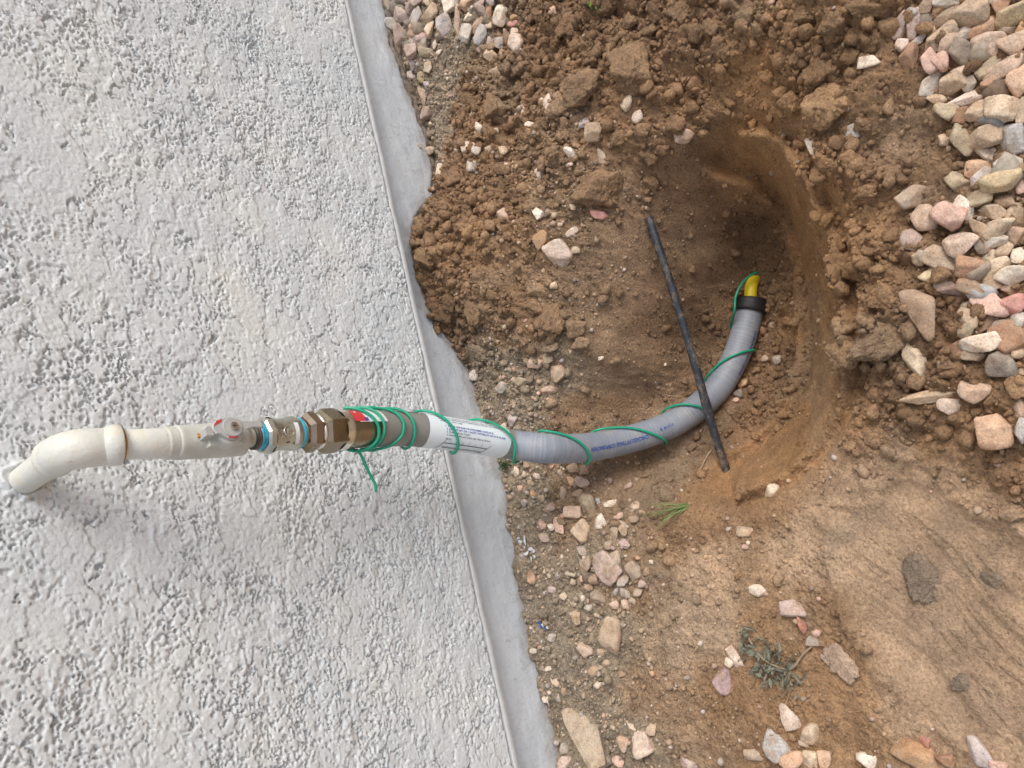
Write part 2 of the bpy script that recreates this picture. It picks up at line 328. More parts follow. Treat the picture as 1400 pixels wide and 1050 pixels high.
def zone(X, Y):
    s = X.shape; X = X.ravel(); Y = Y.ravel(); out = np.zeros((len(X), ZV.shape[1]), dtype=np.float32)
    wx = X+.02*fbm(X*22, Y*22, 5, 3); wy = Y+.02*fbm(X*22+50, Y*22, 6, 3)
    for k in range(0, len(X), 40000):
        d2 = (wx[k:k+40000, None]-ZXY[None, :, 0])**2+(wy[k:k+40000, None]-ZXY[None, :, 1])**2
        w = 1/(d2+.00030)**2; w /= w.sum(1, keepdims=True); out[k:k+40000] = w@ZV
    return out.reshape(*s, ZV.shape[1])
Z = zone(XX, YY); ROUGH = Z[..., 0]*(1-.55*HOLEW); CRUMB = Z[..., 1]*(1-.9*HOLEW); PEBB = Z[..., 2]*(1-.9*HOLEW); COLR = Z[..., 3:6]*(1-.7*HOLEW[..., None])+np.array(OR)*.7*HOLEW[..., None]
near = (1-sstep(.9, 1.4, np.abs(XX-.35)))*(1-sstep(-.75, -1.2, YY))
D = .010*fbm(XX*16, YY*16, 11, 3)*np.clip(ROUGH, .1, 1.2)
D = D+.0055*fbm(XX*55, YY*55, 12, 4)*np.clip(ROUGH*1.1, .08, 1.2)
D = D+.0034*fbm(XX*150, YY*150, 13, 4, .72)*np.clip(ROUGH*1.1+.22, .3, 1.2)
D = D+.0011*sstep(.0, .5, fbm(XX*260, YY*260, 14, 2))*sstep(.08, .3, ROUGH)
for sc_, am, sd in ((48, .0075, 3), (95, .0045, 4), (210, .0026, 5)):
    w1, w2, hid = worley(XX*sc_, YY*sc_, sd)
    dome = np.clip(1-(w1/(.42+.35*hid))**2.6, 0, 1)**.55*(.35+.65*hid)
    D = D+am*dome*sstep(.25, 1.0, CRUMB+.35*fbm(XX*30, YY*30, 21+sd, 2))*(.5+.5*ROUGH)
D = D+.0011*fbm(XX*330, YY*330, 19, 2)*np.clip(ROUGH, .15, 1)
w1, w2, hid = worley(XX*330, YY*330, 15)
D = D+.0018*(1-np.clip(w1/.55, 0, 1))*sstep(.15, .7, PEBB)
# drying cracks in the smeared mud and on the hole's lip
w1, w2, hid = worley(XX*38+1.4*fbm(XX*60, YY*60, 40, 3), YY*38+1.4*fbm(XX*60, YY*60, 41, 3), 17)
crk = (1-sstep(.0, .055, w2-w1))*sstep(.0, .5, fbm(XX*18, YY*18, 42, 2)+.15)
D = D-.0035*crk*sstep(.5, .15, ROUGH)
# the smear left by a shovel or boot: fine parallel ridges inside a soft oval
mc, _ = hit([1318, 1170, 1400], [845, 745, 960]); cxy = mc[0, :2]; dv = mc[2, :2]-mc[1, :2]; dv /= np.linalg.norm(dv); nv = np.array([-dv[1], dv[0]])
u = (XX-cxy[0])*dv[0]+(YY-cxy[1])*dv[1]; v = (XX-cxy[0])*nv[0]+(YY-cxy[1])*nv[1]; v2 = v-.16*u*u/.15+.006*np.sin(u*38+v*30)
rr_ = np.hypot(u/.125, v2/.078)+.12*fbm(XX*30, YY*30, 51, 3)
sm = 1-sstep(.72, 1.08, rr_)
D = D*(1-.75*sm)+sm*(.0022*fbm(XX*24, YY*24, 57, 2)+.0013*fbm(u*8, v2*110, 52, 3)+.0011*sstep(.1, .3, fbm(u*12, v2*45, 53, 3))-.0016*np.exp(-((fbm(u*7, v2*60, 56, 2))/.03)**2)+.0006*fbm(XX*150, YY*150, 55, 3)-.005)+.0050*np.exp(-((rr_-1.0)/.07)**2)*(.4+.6*sstep(-.3, .3, fbm(XX*40, YY*40, 54, 2)))
COLR = COLR*(1-.85*sm[..., None])+np.array(MU)*.85*sm[..., None]; CRUMB = CRUMB*(1-sm); SMG = sm
# a small hollow under each zone of crumbs and a light vertical scrape on the orange wall of the hole
H = H0+D*near+.03*fbm(XX*.7, YY*.7, 60, 3)*(1-near)*.5
H = H+.004*fbm(XX*90, YY*0+3, 61, 3)*sstep(-.02, 0, YY)*near
H1 = H
tone = 1+.16*fbm(XX*7, YY*7, 70, 4)[..., None]+.10*fbm(XX*70, YY*70, 71, 3)[..., None]
grey = sstep(.15, .7, fbm(XX*11+3, YY*11, 72, 4))[..., None]*.30
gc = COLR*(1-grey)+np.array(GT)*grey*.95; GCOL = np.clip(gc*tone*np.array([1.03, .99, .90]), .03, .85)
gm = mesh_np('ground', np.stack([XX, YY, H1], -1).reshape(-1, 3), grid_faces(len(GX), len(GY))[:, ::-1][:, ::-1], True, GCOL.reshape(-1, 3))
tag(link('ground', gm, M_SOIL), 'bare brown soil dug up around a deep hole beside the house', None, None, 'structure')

# ------------------------------------------------------------------ the line of the gas riser
CEN = [(165,608),(200,607),(300,602),(370,595),(430,590.5),(480,587),(545,586),(575,588),(620,594),(670,602),(700,608)]
ctl = [on_y(x_, y_, np.interp(x_, [100, 545, 620, 700], [-.104, -.094, -.100, -.108])) for x_, y_ in CEN]
ctl += [at_d(*q) for q in [(750,613,.752),(800,612,.785),(850,603,.812),(900,588,.828),(940,567,.838),(980,532,.846),(1005,490,.850),(1019,450,.854),(1026,418,.857),(1029,385,.860)]]
_T = (ctl[1]-ctl[0])/np.linalg.norm(ctl[1]-ctl[0]); _up = ctl[0]-_T*.030; wallp = np.array([_up[0], -.010, _up[2]+.004])
# ------------------------------------------------------------------ the house wall
wall = tag(empty('house_wall'), 'pale grey stucco house wall above a smooth painted foundation band', 'wall')
ZB = .0890
m, t, b = new_mat('stucco_paint')
n1 = tex(t, 9, 5, .6); n2 = tex(t, 900, 3, .6); n3 = tex(t, 260, 4, .65)
c = ramp(t, n1.outputs[0], [(.3, (.61, .645, .67)), (.55, (.675, .695, .70)), (.75, (.735, .73, .70))])
c = mixc(t, 1, c, ramp(t, n3.outputs[0], [(.3, (.92, .92, .92)), (.6, (1.02, 1.02, 1.02))]), 'MULTIPLY')
t.links.new(c, b.inputs['Base Color']); b.inputs['Roughness'].default_value = .75; b.inputs['Specular IOR Level'].default_value = .3
n6 = tex(t, 800, 4, .75); n7 = tex(t, 330, 3, .6)
p = bump(t, b, n6.outputs[0], .55, .0009); bump(t, b, ramp(t, n7.outputs[0], [(.33, 0), (.38, 1)]), .5, .0009, p); M_STUCCO = m
SX = axis_grid(-.20, .75, .00096, 15.0, 1.3)
z0, z1 = ZB+.0058, .53
sz = list(np.arange(z0, z1, .00096)); s = .00096
while sz[-1] < 2.7: s *= 1.3; sz.append(sz[-1]+s)
SZ = np.array(sz); SXX, SZZ = np.meshgrid(SX, SZ, indexing='ij')
x, z = SXX, SZZ
wx_ = .0035*fbm(x*90, z*90, 80, 3); wz_ = .0035*fbm(x*90+9, z*90, 79, 3)
big = fbm((x+wx_)*30+.25*z*30, (z+wz_)*58, 81, 5, .58)
med = fbm((x+wx_)*75, (z+wz_)*120+.4*x*75, 82, 4, .6)
fin = fbm(x*240, z*330, 78, 3, .6)
patchy = sstep(-.30, .40, fbm(x*9, z*9, 83, 3)+.08)
seg = lambda sd, f, lo=0.0: lo+(1-lo)*sstep(-.25, .35, fbm(x*f, z*f, sd, 2))
e1_ = np.exp(-((big+.02)/.022)**2)*seg(101, 60); e2_ = np.exp(-((med-.06)/.05)**2)*seg(102, 110)*patchy
wa, wb, wh = worley((x+wx_*.8)*205, (z+wz_*.8)*300, 106); wc_, wd, wi = worley((x+wx_*.5)*270+7, (z+wz_*.5)*330, 107)
pit = (wh > .46)*(1-sstep(.12+.2*(wh-.5), .30+.2*(wh-.5), wa+.16*fin))+.7*(wi > .55)*(1-sstep(.16, .36, wc_))*sstep(-.2, .3, fbm(x*20, z*20, 108, 2))
pit = np.clip(pit, 0, 1)*seg(109, 24, .25)
disp = .0008*sstep(-.02, .03, big)+.0003*sstep(.05, .12, med)*patchy-.0034*e1_-.0034*e2_-.0030*pit*(.6+.4*patchy)+.00026*fbm(x*150, z*230, 111, 3, .6)+.0005*fbm(x*16, z*16, 86, 3)+.00012*fbm(x*430, z*430, 87, 2)
pc = np.hypot(x-wallp[0], z-wallp[2])*(1+.25*fbm(x*80, z*80, 105, 3)); disp = disp+.0035*np.exp(-((pc-.0112)/.0022)**2)+.0006*fbm(x*300, z*300, 110, 2)*(pc < .02)
disp = disp-.0030*(1-sstep(z0+.0004, z0+.0016+.0006*fbm(x*50, x*0, 88, 2), z))+.0006
nearw = 1-sstep(.8, 1.6, np.abs(x-.3)); disp = disp*nearw
sg = mesh_np('stucco', np.stack([x, -.018-disp, z], -1).reshape(-1, 3), grid_faces(len(SX), len(SZ)), True)
link('stucco', sg, M_STUCCO, wall)
m, t, b = new_mat('screed_paint'); n3 = tex(t, 120, 5, .65)
t.links.new(ramp(t, n3.outputs[0], [(.3, (.47, .48, .49)), (.7, (.58, .58, .57))]), b.inputs['Base Color']); b.inputs['Roughness'].default_value = .6
bump(t, b, n3.outputs[0], .3, .002); M_SCREED = m
xs = axis_grid(-.3, .9, .004, 15.0, 1.4); nxs = len(xs)
w_ = .0006*fbm(xs*30, xs*0, 90, 3); w2_ = .0004*fbm(xs*18, xs*0+4, 91, 3)
prof = []
for yy, zz in ((0.0, ZB+.0002), (-.0188, ZB), (-.0198, ZB+.0006), (-.0200, ZB+.0030), (-.0196, ZB+.0046), (-.0185, ZB+.0051), (0.0, ZB+.0053)):
    prof.append(np.stack([xs, np.full(nxs, yy)+w2_*(yy < -.01), np.full(nxs, zz)+w_*(yy < -.01)], -1))
V = np.stack(prof, 1).reshape(-1, 3)
link('weep_screed', mesh_np('weep_screed', V, grid_faces(nxs, len(prof)), False), M_SCREED, wall)
# foundation: painted down to a ragged line, raw concrete below it
m, t, b = new_mat('foundation_paint'); a = N(t, 'ShaderNodeAttribute', attribute_name='Col')
n1 = tex(t, 12, 5, .6, stretch=(1, 1, 2.2)); n2 = tex(t, 380, 4, .65); n3 = tex(t, 75, 6, .7, stretch=(1, 1, .5)); n4 = tex(t, 900, 2, .5); n5 = tex(t, 26, 6, .72)
sepc = N(t, 'ShaderNodeSeparateColor'); t.links.new(a.outputs['Color'], sepc.inputs[0])
paint = ramp(t, n1.outputs[0], [(.3, (.58, .615, .66)), (.7, (.67, .69, .71))])
paint = mixc(t, ramp(t, n3.outputs[0], [(.60, 0), (.72, .55)]), paint, (.33, .31, .28))
paint = mixc(t, ramp(t, n5.outputs[0], [(.60, 0), (.70, .5)]), paint, (.36, .32, .26))
conc = ramp(t, n2.outputs[0], [(.3, (.22, .19, .155)), (.7, (.44, .40, .34))])
c = mixc(t, sepc.outputs[0], paint, conc)
c = mixc(t, sepc.outputs[1], c, (.27, .20, .145))
t.links.new(c, b.inputs['Base Color']); b.inputs['Roughness'].default_value = .7; b.inputs['Specular IOR Level'].default_value = .3
n6 = tex(t, 150, 5, .75, stretch=(.35, 1, 1)); p = bump(t, b, n3.outputs[0], .6, .0026); p = bump(t, b, n2.outputs[0], .5, .0012, p); p = bump(t, b, n6.outputs[0], .5, .0012, p)
vv = tex(t, 170, kind='ShaderNodeTexVoronoi'); bump(t, b, ramp(t, vv.outputs['Distance'], [(.10, 0), (.18, 1)]), .5, .001, p)
fx = axis_grid(-.3, .95, .0022, 15.0, 1.35); fz = np.arange(-.20, ZB+.003, .0020); FX, FZ = np.meshgrid(fx, fz, indexing='ij')
bx = np.array([on_y(x_, y_, 0.)[0] for x_, y_ in BOUND])[::-1]; bz = np.array([on_y(x_, y_, 0.)[2] for x_, y_ in BOUND])[::-1]
edge = np.interp(FX, bx, bz)
raw = ((FX > .30) & (FX < 1.6))*sstep(edge+.0015+.003*fbm(FX*60, FZ*60, 95, 3), edge-.0005+.003*fbm(FX*60, FZ*60, 95, 3), FZ)
stain = np.clip(sstep(edge+.016, edge, FZ+.010*fbm(FX*45, FZ*45, 96, 4)), 0, 1)*.38
fd = .0009*fbm(FX*9, FZ*14, 97, 3)+.0005*fbm(FX*50, FZ*90, 98, 4)-.0022*raw+.0016*raw*fbm(FX*200, FZ*200, 99, 2)
colf = np.stack([raw, stain, stain*0], -1).reshape(-1, 3)
link('foundation', mesh_np('foundation', np.stack([FX, -fd, FZ], -1).reshape(-1, 3), grid_faces(len(fx), len(fz)), True, colf), m, wall)

# lower the ground along the raw concrete so that a strip of it shows
msk = sstep(-.035, 0, YY)*sstep(.40, .47, XX)*(1-sstep(.80, .86, XX))
H1 = H-.016*msk
gv = np.stack([XX, YY, H1], -1).reshape(-1).astype(np.float32); gm.vertices.foreach_set('co', gv); gm.update()

# ------------------------------------------------------------------ swept shapes along the gas riser
def catmull(P, n=40):
    P = np.asarray(P, float); P = np.vstack([2*P[0]-P[1], P, 2*P[-1]-P[-2]]); out = []
    for i in range(1, len(P)-2):
        for u in np.linspace(0, 1, n, endpoint=False):
            a, b_, c_, d = P[i-1:i+3]
            out.append(.5*((2*b_)+(-a+c_)*u+(2*a-5*b_+4*c_-d)*u*u+(-a+3*b_-3*c_+d)*u**3))
    out.append(P[-2]); return np.array(out)
class Axis:
    def __init__(s, P):
        s.P = np.asarray(P); d = np.linalg.norm(np.diff(s.P, axis=0), axis=1); s.s = np.r_[0, np.cumsum(d)]
        T = np.gradient(s.P, s.s, axis=0); s.T = T/np.linalg.norm(T, axis=1)[:, None]
        q = np.array([proj(p) for p in s.P]); s.px, s.py, s.D = q.T
        e1 = (CAM-s.P); e1 -= (e1*s.T).sum(1)[:, None]*s.T; s.e1 = e1/np.linalg.norm(e1, axis=1)[:, None]
        s.e2 = np.cross(s.e1, s.T)
        if (s.e2[0]@R_) < 0: s.e2 = -s.e2
    def at(s, t):
        f = lambda A_: np.array([np.interp(t, s.s, A_[:, k]) for k in range(3)]).T
        return f(s.P), f(s.T), f(s.e1), f(s.e2)
    def s_at(s, x, y=None):
        if y is None: return float(np.interp(x, s.px, s.s))
        return float(s.s[np.argmin(np.hypot(s.px-x, s.py-y))])
    def ring(s, t, r, n, ph=0):
        P, T, a, b_ = s.at(t); th = np.arange(n)/n*2*pi+ph
        return P+r*(np.cos(th)[:, None]*a+np.sin(th)[:, None]*b_)
def sweep(ax, prof, n, name, mat, parent, smooth=True, ph=0, caps=(False, False), world_r=False, per=None):
    """prof: (s, radius in metres) rings"""
    V = []; Fs = []
    for k, (t_, r) in enumerate(prof):
        rg = ax.ring(t_, r, n, ph)
        if per is not None: rg = per(rg, k, t_)
        V.append(rg)
    V = np.vstack(V); Fs = [tuple(f) for f in grid_faces(len(prof), n, True)]
    if caps[0]: Fs.append(tuple(range(n))[::-1])
    if caps[1]: Fs.append(tuple((len(prof)-1)*n+i for i in range(n)))
    return pmesh(name, V, Fs, mat, parent, smooth)
def px_prof(ax, pr):
    out = []
    for x_, r in pr:
        s_ = ax.s_at(x_); Dd = np.interp(s_, ax.s, ax.D); out.append((s_, r*Dd/F_PX))
    return out
AX = Axis(catmull(ctl, 30))
# the conduit has pressed its own bed into the soil
for P_ in AX.P[(AX.px > 740) & (AX.s < AX.s_at(1024, 420)+.006)]:
    i0, i1 = np.searchsorted(GX, [P_[0]-.03, P_[0]+.03]); j0, j1 = np.searchsorted(GY, [P_[1]-.03, P_[1]+.03])
    dd_ = np.hypot(XX[i0:i1, j0:j1]-P_[0], YY[i0:i1, j0:j1]-P_[1]); H1[i0:i1, j0:j1] = np.minimum(H1[i0:i1, j0:j1], P_[2]-.011+np.clip(dd_-.010, 0, 1)*2.6)
gm.vertices.foreach_set('co', np.stack([XX, YY, H1], -1).reshape(-1).astype(np.float32)); gm.update()
riser = tag(empty('gas_riser', ctl[0]*0+np.array([ctl[8][0], ctl[8][1], H1[np.searchsorted(GX, ctl[8][0]), -3]])), 'gas riser pipe with shut-off valve, bronze nut and grey flexible conduit bending into the hole', 'gas riser')

m, t, b = new_mat('painted_pipe'); n1 = tex(t, 30, 6, .6); n2 = tex(t, 210, 4, .7); n3 = tex(t, 55, 5, .7)
c = ramp(t, n1.outputs[0], [(.3, (.62, .63, .59)), (.7, (.74, .73, .67))])
c = mixc(t, ramp(t, n2.outputs[0], [(.63, 0), (.70, .55)]), c, (.42, .27, .16)); c = mixc(t, ramp(t, n3.outputs[0], [(.52, 0), (.72, .42)]), c, (.72, .58, .34))
t.links.new(c, b.inputs['Base Color']); b.inputs['Roughness'].default_value = .5; p_ = bump(t, b, n2.outputs[0], .5, .0009); bump(t, b, n3.outputs[0], .35, .0022, p_); M_PIPE = m
M_VALVE = simple('valve_casting', (.56, .56, .51), .5, 0, .12, 80, .25, 300)
M_HANDLE = simple('handle_enamel', (.44, .44, .43), .42, 0, .10, 90, .15, 250)
M_RED = simple('red_enamel', (.62, .05, .06), .4); M_CHROME = simple('screw_metal', (.75, .72, .68), .25, 1, .05)
M_RUST = simple('rust', (.46, .24, .06), .8, 0, .4, 300, .4, 500)
def metal_mat(name, stops, rough, sc=60, bmp=.3):
    m, t, b = new_mat(name); n1 = tex(t, sc, 6, .65); n2 = tex(t, 420, 4, .7)
    t.links.new(ramp(t, n1.outputs[0], stops), b.inputs['Base Color']); b.inputs['Metallic'].default_value = .9
    t.links.new(ramp(t, n1.outputs[0], [(.3, rough-.06), (.7, rough+.10)]), b.inputs['Roughness']); bump(t, b, n2.outputs[0], bmp, .0006); return m
M_GALV = metal_mat('galvanized_casting', [(.3, (.40, .41, .38)), (.5, (.58, .60, .55)), (.72, (.74, .72, .62))], .42, 70, .5)
M_BRONZE = metal_mat('yellow_zinc_plate', [(.25, (.22, .185, .115)), (.45, (.33, .275, .18)), (.6, (.38, .29, .24)), (.75, (.52, .46, .34))], .27, 38, .06)
M_STEEL = metal_mat('zinc_sleeve', [(.25, (.24, .20, .14)), (.5, (.38, .33, .24)), (.75, (.46, .36, .30))], .25, 26, .05)
M_PALE = metal_mat('bright_ring', [(.3, (.78, .74, .62)), (.7, (.9, .87, .78))], .22, 60, .1)
M_TEAL = simple('blue_thread_sealant', (.06, .46, .66), .35, 0, .25, 200)
M_BROWN = simple('brown_thread_sealant', (.20, .10, .07), .55, 0, .3, 200)
M_DARK = simple('dark_steel_and_shade', (.07, .07, .06), .5, .6, .3, 120, .3)
M_WHITE = simple('white_print', (.78, .80, .80), .5, 0, .03)
M_BLUEINK = simple('blue_ink', (.03, .08, .36), .6); M_INK = simple('grey_ink', (.12, .14, .20), .6); M_BLACKINK = simple('black_ink', (.03, .03, .035), .6)

# elbow: out of the wall, then down
p1 = ctl[0]; T0 = AX.T[0]
up = ctl[0]-T0*.030
wallp = np.array([up[0]+.0, -.010, up[2]+.004]); corner = np.array([up[0], up[1]+.004, up[2]+.001])
crv = [wallp]+[wallp+(np.array([corner[0], corner[1]+.020, corner[2]])-wallp)*k for k in (.33, .66, 1.0)]
arc = []
A0 = np.array([corner[0], corner[1]+.020, corner[2]]); A1 = corner+T0*.022
for u_ in np.linspace(0, 1, 9)[1:]: arc.append((1-u_)**2*A0+2*u_*(1-u_)*corner+u_*u_*A1)
AE = Axis(catmull([wallp, wallp*.6+A0*.4, A0]+arc[1::2]+[ctl[0], ctl[1]], 14))
L = AE.s[-1]; sA = AE.s[np.argmin(np.linalg.norm(AE.P-A0, axis=1))]; sB = AE.s[np.argmin(np.linalg.norm(AE.P-A1, axis=1))]; sC = AE.s[np.argmin(np.linalg.norm(AE.P-ctl[0], axis=1))]
sweep(AE, [(t_, .0098) for t_ in np.linspace(0, sA-.004, 8)], 36, 'stub_pipe', M_PIPE, riser)
pr = [(sA-.006, .0100), (sA-.0055, .0120), (sA-.004, .0131), (sA-.0015, .0130), (sA, .0123)]+[(t_, .0123+.0004*sin((t_-sA)*90)) for t_ in np.linspace(sA+.002, sC-.0085, 22)]
pr += [(sC-.0075, .0128), (sC-.006, .0134), (sC-.003, .0137), (sC-.0005, .0134), (sC, .0126), (sC, .0095)]
elb = sweep(AE, pr, 44, 'elbow', M_PIPE, riser)
AEr = [(sC+.0001, .0128), (sC+.0006, .0120), (sC+.0012, .0095)]
sweep(AE, AEr, 40, 'rust_ring', M_RUST, riser)
pr = [(166, 19.5), (176, 19.7), (177, 20.8), (222, 21.2)]
for k in range(5): pr += [(224+k*4, 21.2), (226+k*4, 23)]
sweep(AX, px_prof(AX, pr), 40, 'pipe_nipple', M_PIPE, riser)
pr = [(238, 17), (238, 23.2), (241, 24.2), (246, 23.8), (262, 23.6), (300, 24), (322, 24), (329, 23.5), (331, 21), (331, 12)]
sweep(AX, px_prof(AX, pr), 44, 'valve_body', M_VALVE, riser)
sweep(AX, px_prof(AX, [(331, 13), (333, 14), (335, 12.5), (337, 14), (339, 12.5), (341, 14), (350, 12.5)]), 30, 'thread_nipple', M_GALV, riser)
# valve plate, boss and handle, in the frame of the stem
s300 = AX.s_at(298); Pc, Tc, e1c, e2c = AX.at(s300); Dc = proj(Pc)[2]; K = Dc/F_PX
stem = at_d(303, 579, Dc-.030)-at_d(297, 600, Dc); stem = stem-(stem@Tc)*Tc*.9; stem /= np.linalg.norm(stem)
tt = Tc-(Tc@stem)*stem; tt /= np.linalg.norm(tt); ss = np.cross(stem, tt)
if ss@R_ < 0: ss = -ss
O = at_d(297, 601, Dc)
def prism(name, poly, h0, h1, mat, parent, org=None, bev=0.0, ax_=None):
    """poly: (along pipe, across) in pixels of the photograph at the valve; extruded along the stem in metres"""
    org = O if org is None else org; n = len(poly); V = []
    c_ = np.mean(poly, 0)
    lv = [(h0, 1.0), (h1-bev, 1.0), (h1, 1.0-bev/.012 if bev else 1.0)]
    for h_, k_ in lv:
        for a_, c2 in poly:
            a2 = c_[0]+(a_-c_[0])*k_; b2 = c_[1]+(c2-c_[1])*k_
            V.append(org+tt*a2*K+ss*b2*K+stem*h_)
    Fs = [tuple(range(n))[::-1], tuple(2*n+i for i in range(n))]
    for L_ in (0, 1): Fs += [(L_*n+i, L_*n+(i+1) % n, (L_+1)*n+(i+1) % n, (L_+1)*n+i) for i in range(n)]
    return pmesh(name, V, Fs, mat, parent, False)
circ = lambda cx, cy, r, n=36: [(cx+r*cos(2*pi*i/n), cy+r*sin(2*pi*i/n)) for i in range(n)]
prism('valve_plate', [(-27, -17), (20, -17), (20, 12), (-27, 12)], .004, .0152, M_VALVE, riser, bev=.0008)
prism('stem_boss', circ(0, -2, 18), .008, .0205, M_VALVE, riser, bev=.0012)
hand = prism('valve_handle', [(-21, 12), (-12, 14.5), (-3, 16), (5, 15.3), (11, 12.5), (17, 9), (30, 8), (45, 8.5), (46, 4), (46, -1.5), (33, 0), (22, -2), (14, -8), (7, -13), (0, -15.5), (-7, -14.5), (-12, -11), (-17, -7), (-24, -6), (-27, 2), (-26, 8)], .0205, .0240, M_HANDLE, riser, bev=.0007)
prism('handle_hub', circ(0, 1, 13.5), .0242, .0252, M_HANDLE, hand, bev=.0005)
prism('screw', circ(1, 1.5, 5.5, 20), .0253, .0272, M_CHROME, hand, bev=.0006)
prism('screw_slot', [(-2, .9), (4.2, .9), (4.2, 2.0), (-2, 2.0)], .02725, .0274, M_DARK, hand)
prism('screw_slot', [(.6, -1.4), (1.6, -1.4), (1.6, 4.4), (.6, 4.4)], .02730, .02748, M_DARK, hand)
prism('red_mark', [(-25, 4), (-20, 11.4), (-12, 13.6), (-13, 9.8), (-20, 6.5)], .0235, .0243, M_RED, hand)
prism('red_mark', [(-8, -13.5), (-7, -9.5), (-1, -11.5), (5, -12.3), (4, -14.6)], .0235, .0243, M_RED, hand)
prism('lock_tab', [(-36, -7), (-26, -8), (-25, 2), (-31, 6), (-36, 3)], .010, .0232, M_HANDLE, riser, bev=.0006)
prism('rust_spot', [(-39, -3), (-36, -4), (-36, 1), (-39, 2)], .012, .0150, M_RUST, riser)
# coupling with cast rim, tape, threads
sweep(AX, px_prof(AX, [(343, 12), (343, 17.5), (346, 18)]), 32, 'sealant_and_shade_ring', M_DARK, riser)  # dark ring paints in the handle's shade on the coupling's open end
sweep(AX, px_prof(AX, [(346, 18), (349, 18.4), (349.5, 16)]), 32, 'sealant_and_shade_ring', M_BROWN, riser)
sweep(AX, px_prof(AX, [(349, 13), (349.6, 18), (351.3, 18.8), (352, 17.8), (353.6, 18.9), (354.4, 17.9), (356, 19.1), (356.8, 18), (359, 19.2), (359.5, 17)]), 32, 'sealant_tape', M_TEAL, riser)
oct_ = sweep(AX, px_prof(AX, [(357, 19.3), (356, 22.5), (359, 25.6), (366, 25.8), (369, 24.0)]), 8, 'coupling_rim', M_GALV, riser, False, .2)
coup = sweep(AX, px_prof(AX, [(366, 25.4), (369, 25), (373, 22.8), (380, 22), (388, 22.2), (392, 23.5), (400, 23.6), (404, 21.5), (404, 17)]), 40, 'coupling', M_GALV, riser)
def patch(ax, x0, x1, a0, a1, dr, name, mat, parent, nx=10, na=14, slant=0.0, round_=0.0, rad=None, lift0=None):
    """a thin skin on the pipe between two angles (degrees, 0 faces the viewer's side, + is the upper edge in the photograph)"""
    V = []
    for i in range(nx+1):
        for j in range(na+1):
            u_ = i/nx; v_ = j/na; aa = radians(a0+(a1-a0)*v_)
            x_ = x0+(x1-x0)*u_+slant*(v_-.5); s_ = ax.s_at(x_); P, T, e1, e2 = ax.at(s_); r = rad(x_, s_)+dr
            V.append(P+r*(cos(aa)*e1+sin(aa)*e2))
    return pmesh(name, V, grid_faces(nx+1, na+1), mat, parent, True)
pxr = lambda r: (lambda x_, s_: r*np.interp(s_, AX.s, AX.D)/F_PX)
patch(AX, 391, 396.5, -38, 38, .0002, 'white_paint_stripe', M_WHITE, coup, rad=pxr(23.4))
# text and marks wrapped on round parts
FONTCACHE = {}
def glyph(txt):
    if txt in FONTCACHE: return FONTCACHE[txt]
    cu = bpy.data.curves.new('txt', 'FONT'); cu.body = txt; cu.size = 1.0; cu.resolution_u = 2; cu.offset = .018
    o = bpy.data.objects.new('txt', cu); COL.objects.link(o); dg = bpy.context.evaluated_depsgraph_get(); me = bpy.data.meshes.new_from_object(o.evaluated_get(dg))
    V = np.array([v.co[:] for v in me.vertices]).reshape(-1, 3); Fs = [tuple(p.vertices) for p in me.polygons]
    bpy.data.objects.remove(o); bpy.data.curves.remove(cu); bpy.data.meshes.remove(me); FONTCACHE[txt] = (V, Fs); return V, Fs
def wrap_text(txt, s0, s1, ang, height, mat, parent, r, name='printed_text', flip=1, dr=.00025, bold=False):
    V, Fs = glyph(txt)
    if not len(V): return
    w = V[:, 0].max()-V[:, 0].min(); u_ = (V[:, 0]-V[:, 0].min())/w
    s_ = s0+(s1-s0)*u_; aa = radians(ang)+flip*(V[:, 1]*height*1.38-height/2)/r
    P, T, e1, e2 = AX.at(s_)
    W_ = P+(r+dr)*(np.cos(aa)[:, None]*e1+np.sin(aa)[:, None]*e2)
    return pmesh(name, W_, Fs, mat, parent, False)
r_c = 23.0*np.interp(AX.s_at(380), AX.s, AX.D)/F_PX
patch(AX, 379, 380.2, -20, 20, .0006, 'cast_mark', M_GALV, coup, rad=pxr(22))
def oval(ax, xc, ac, wx, ha, r, mat, parent, name, thick=.18, n=28, h=.0006):
    V = []; 
    for i in range(n):
        th = 2*pi*i/n
        for kk, hh in ((1.0, 0), (1-thick/2, h), (1-thick, 0)):
            x_ = xc+wx*kk*cos(th); s_ = ax.s_at(x_); P, T, e1, e2 = ax.at(s_); a_ = radians(ac+ha*kk*sin(th)); V.append(P+(r+hh)*(cos(a_)*e1+sin(a_)*e2))
    Fs = [tuple(f) for f in grid_faces(n, 3)]+[((n-1)*3+k, (n-1)*3+k+1, k+1, k) for k in range(2)]
    return pmesh(name, V, Fs, mat, parent, True)
oval(AX, 383.5, 10, 7.5, 18, r_c*.972, M_PALE, coup, 'cast_emblem')
s_a, s_b = AX.s_at(380), AX.s_at(387)
wrap_text('N', s_a, s_b, 10, .0042, M_PALE, coup, r_c*.972, 'cast_letter', 1, .0005)
for k, tx in enumerate('USA'):
    xx_ = 371.5; wrap_text(tx, AX.s_at(xx_-2), AX.s_at(xx_+2.4), 28-k*18, .0028, M_PALE, coup, r_c*1.035, 'cast_letter', 1, .0009)
patch(AX, 380, 384, -34, -28, .0002, 'cast_mark', M_DARK, coup, rad=pxr(22.1), nx=3, na=3, slant=2)
patch(AX, 389, 392, -38, -32, .0002, 'cast_mark', M_DARK, coup, rad=pxr(23.2), nx=3, na=3, slant=2)
sweep(AX, px_prof(AX, [(403, 17), (403, 21.2), (405, 21.8), (408, 21.4), (410, 19)]), 36, 'sealant_tape', M_TEAL, riser)
pr = [(409, 17)]
for k in range(4): pr += [(409.5+k*2.4, 18.6), (410.7+k*2.4, 20.2)]
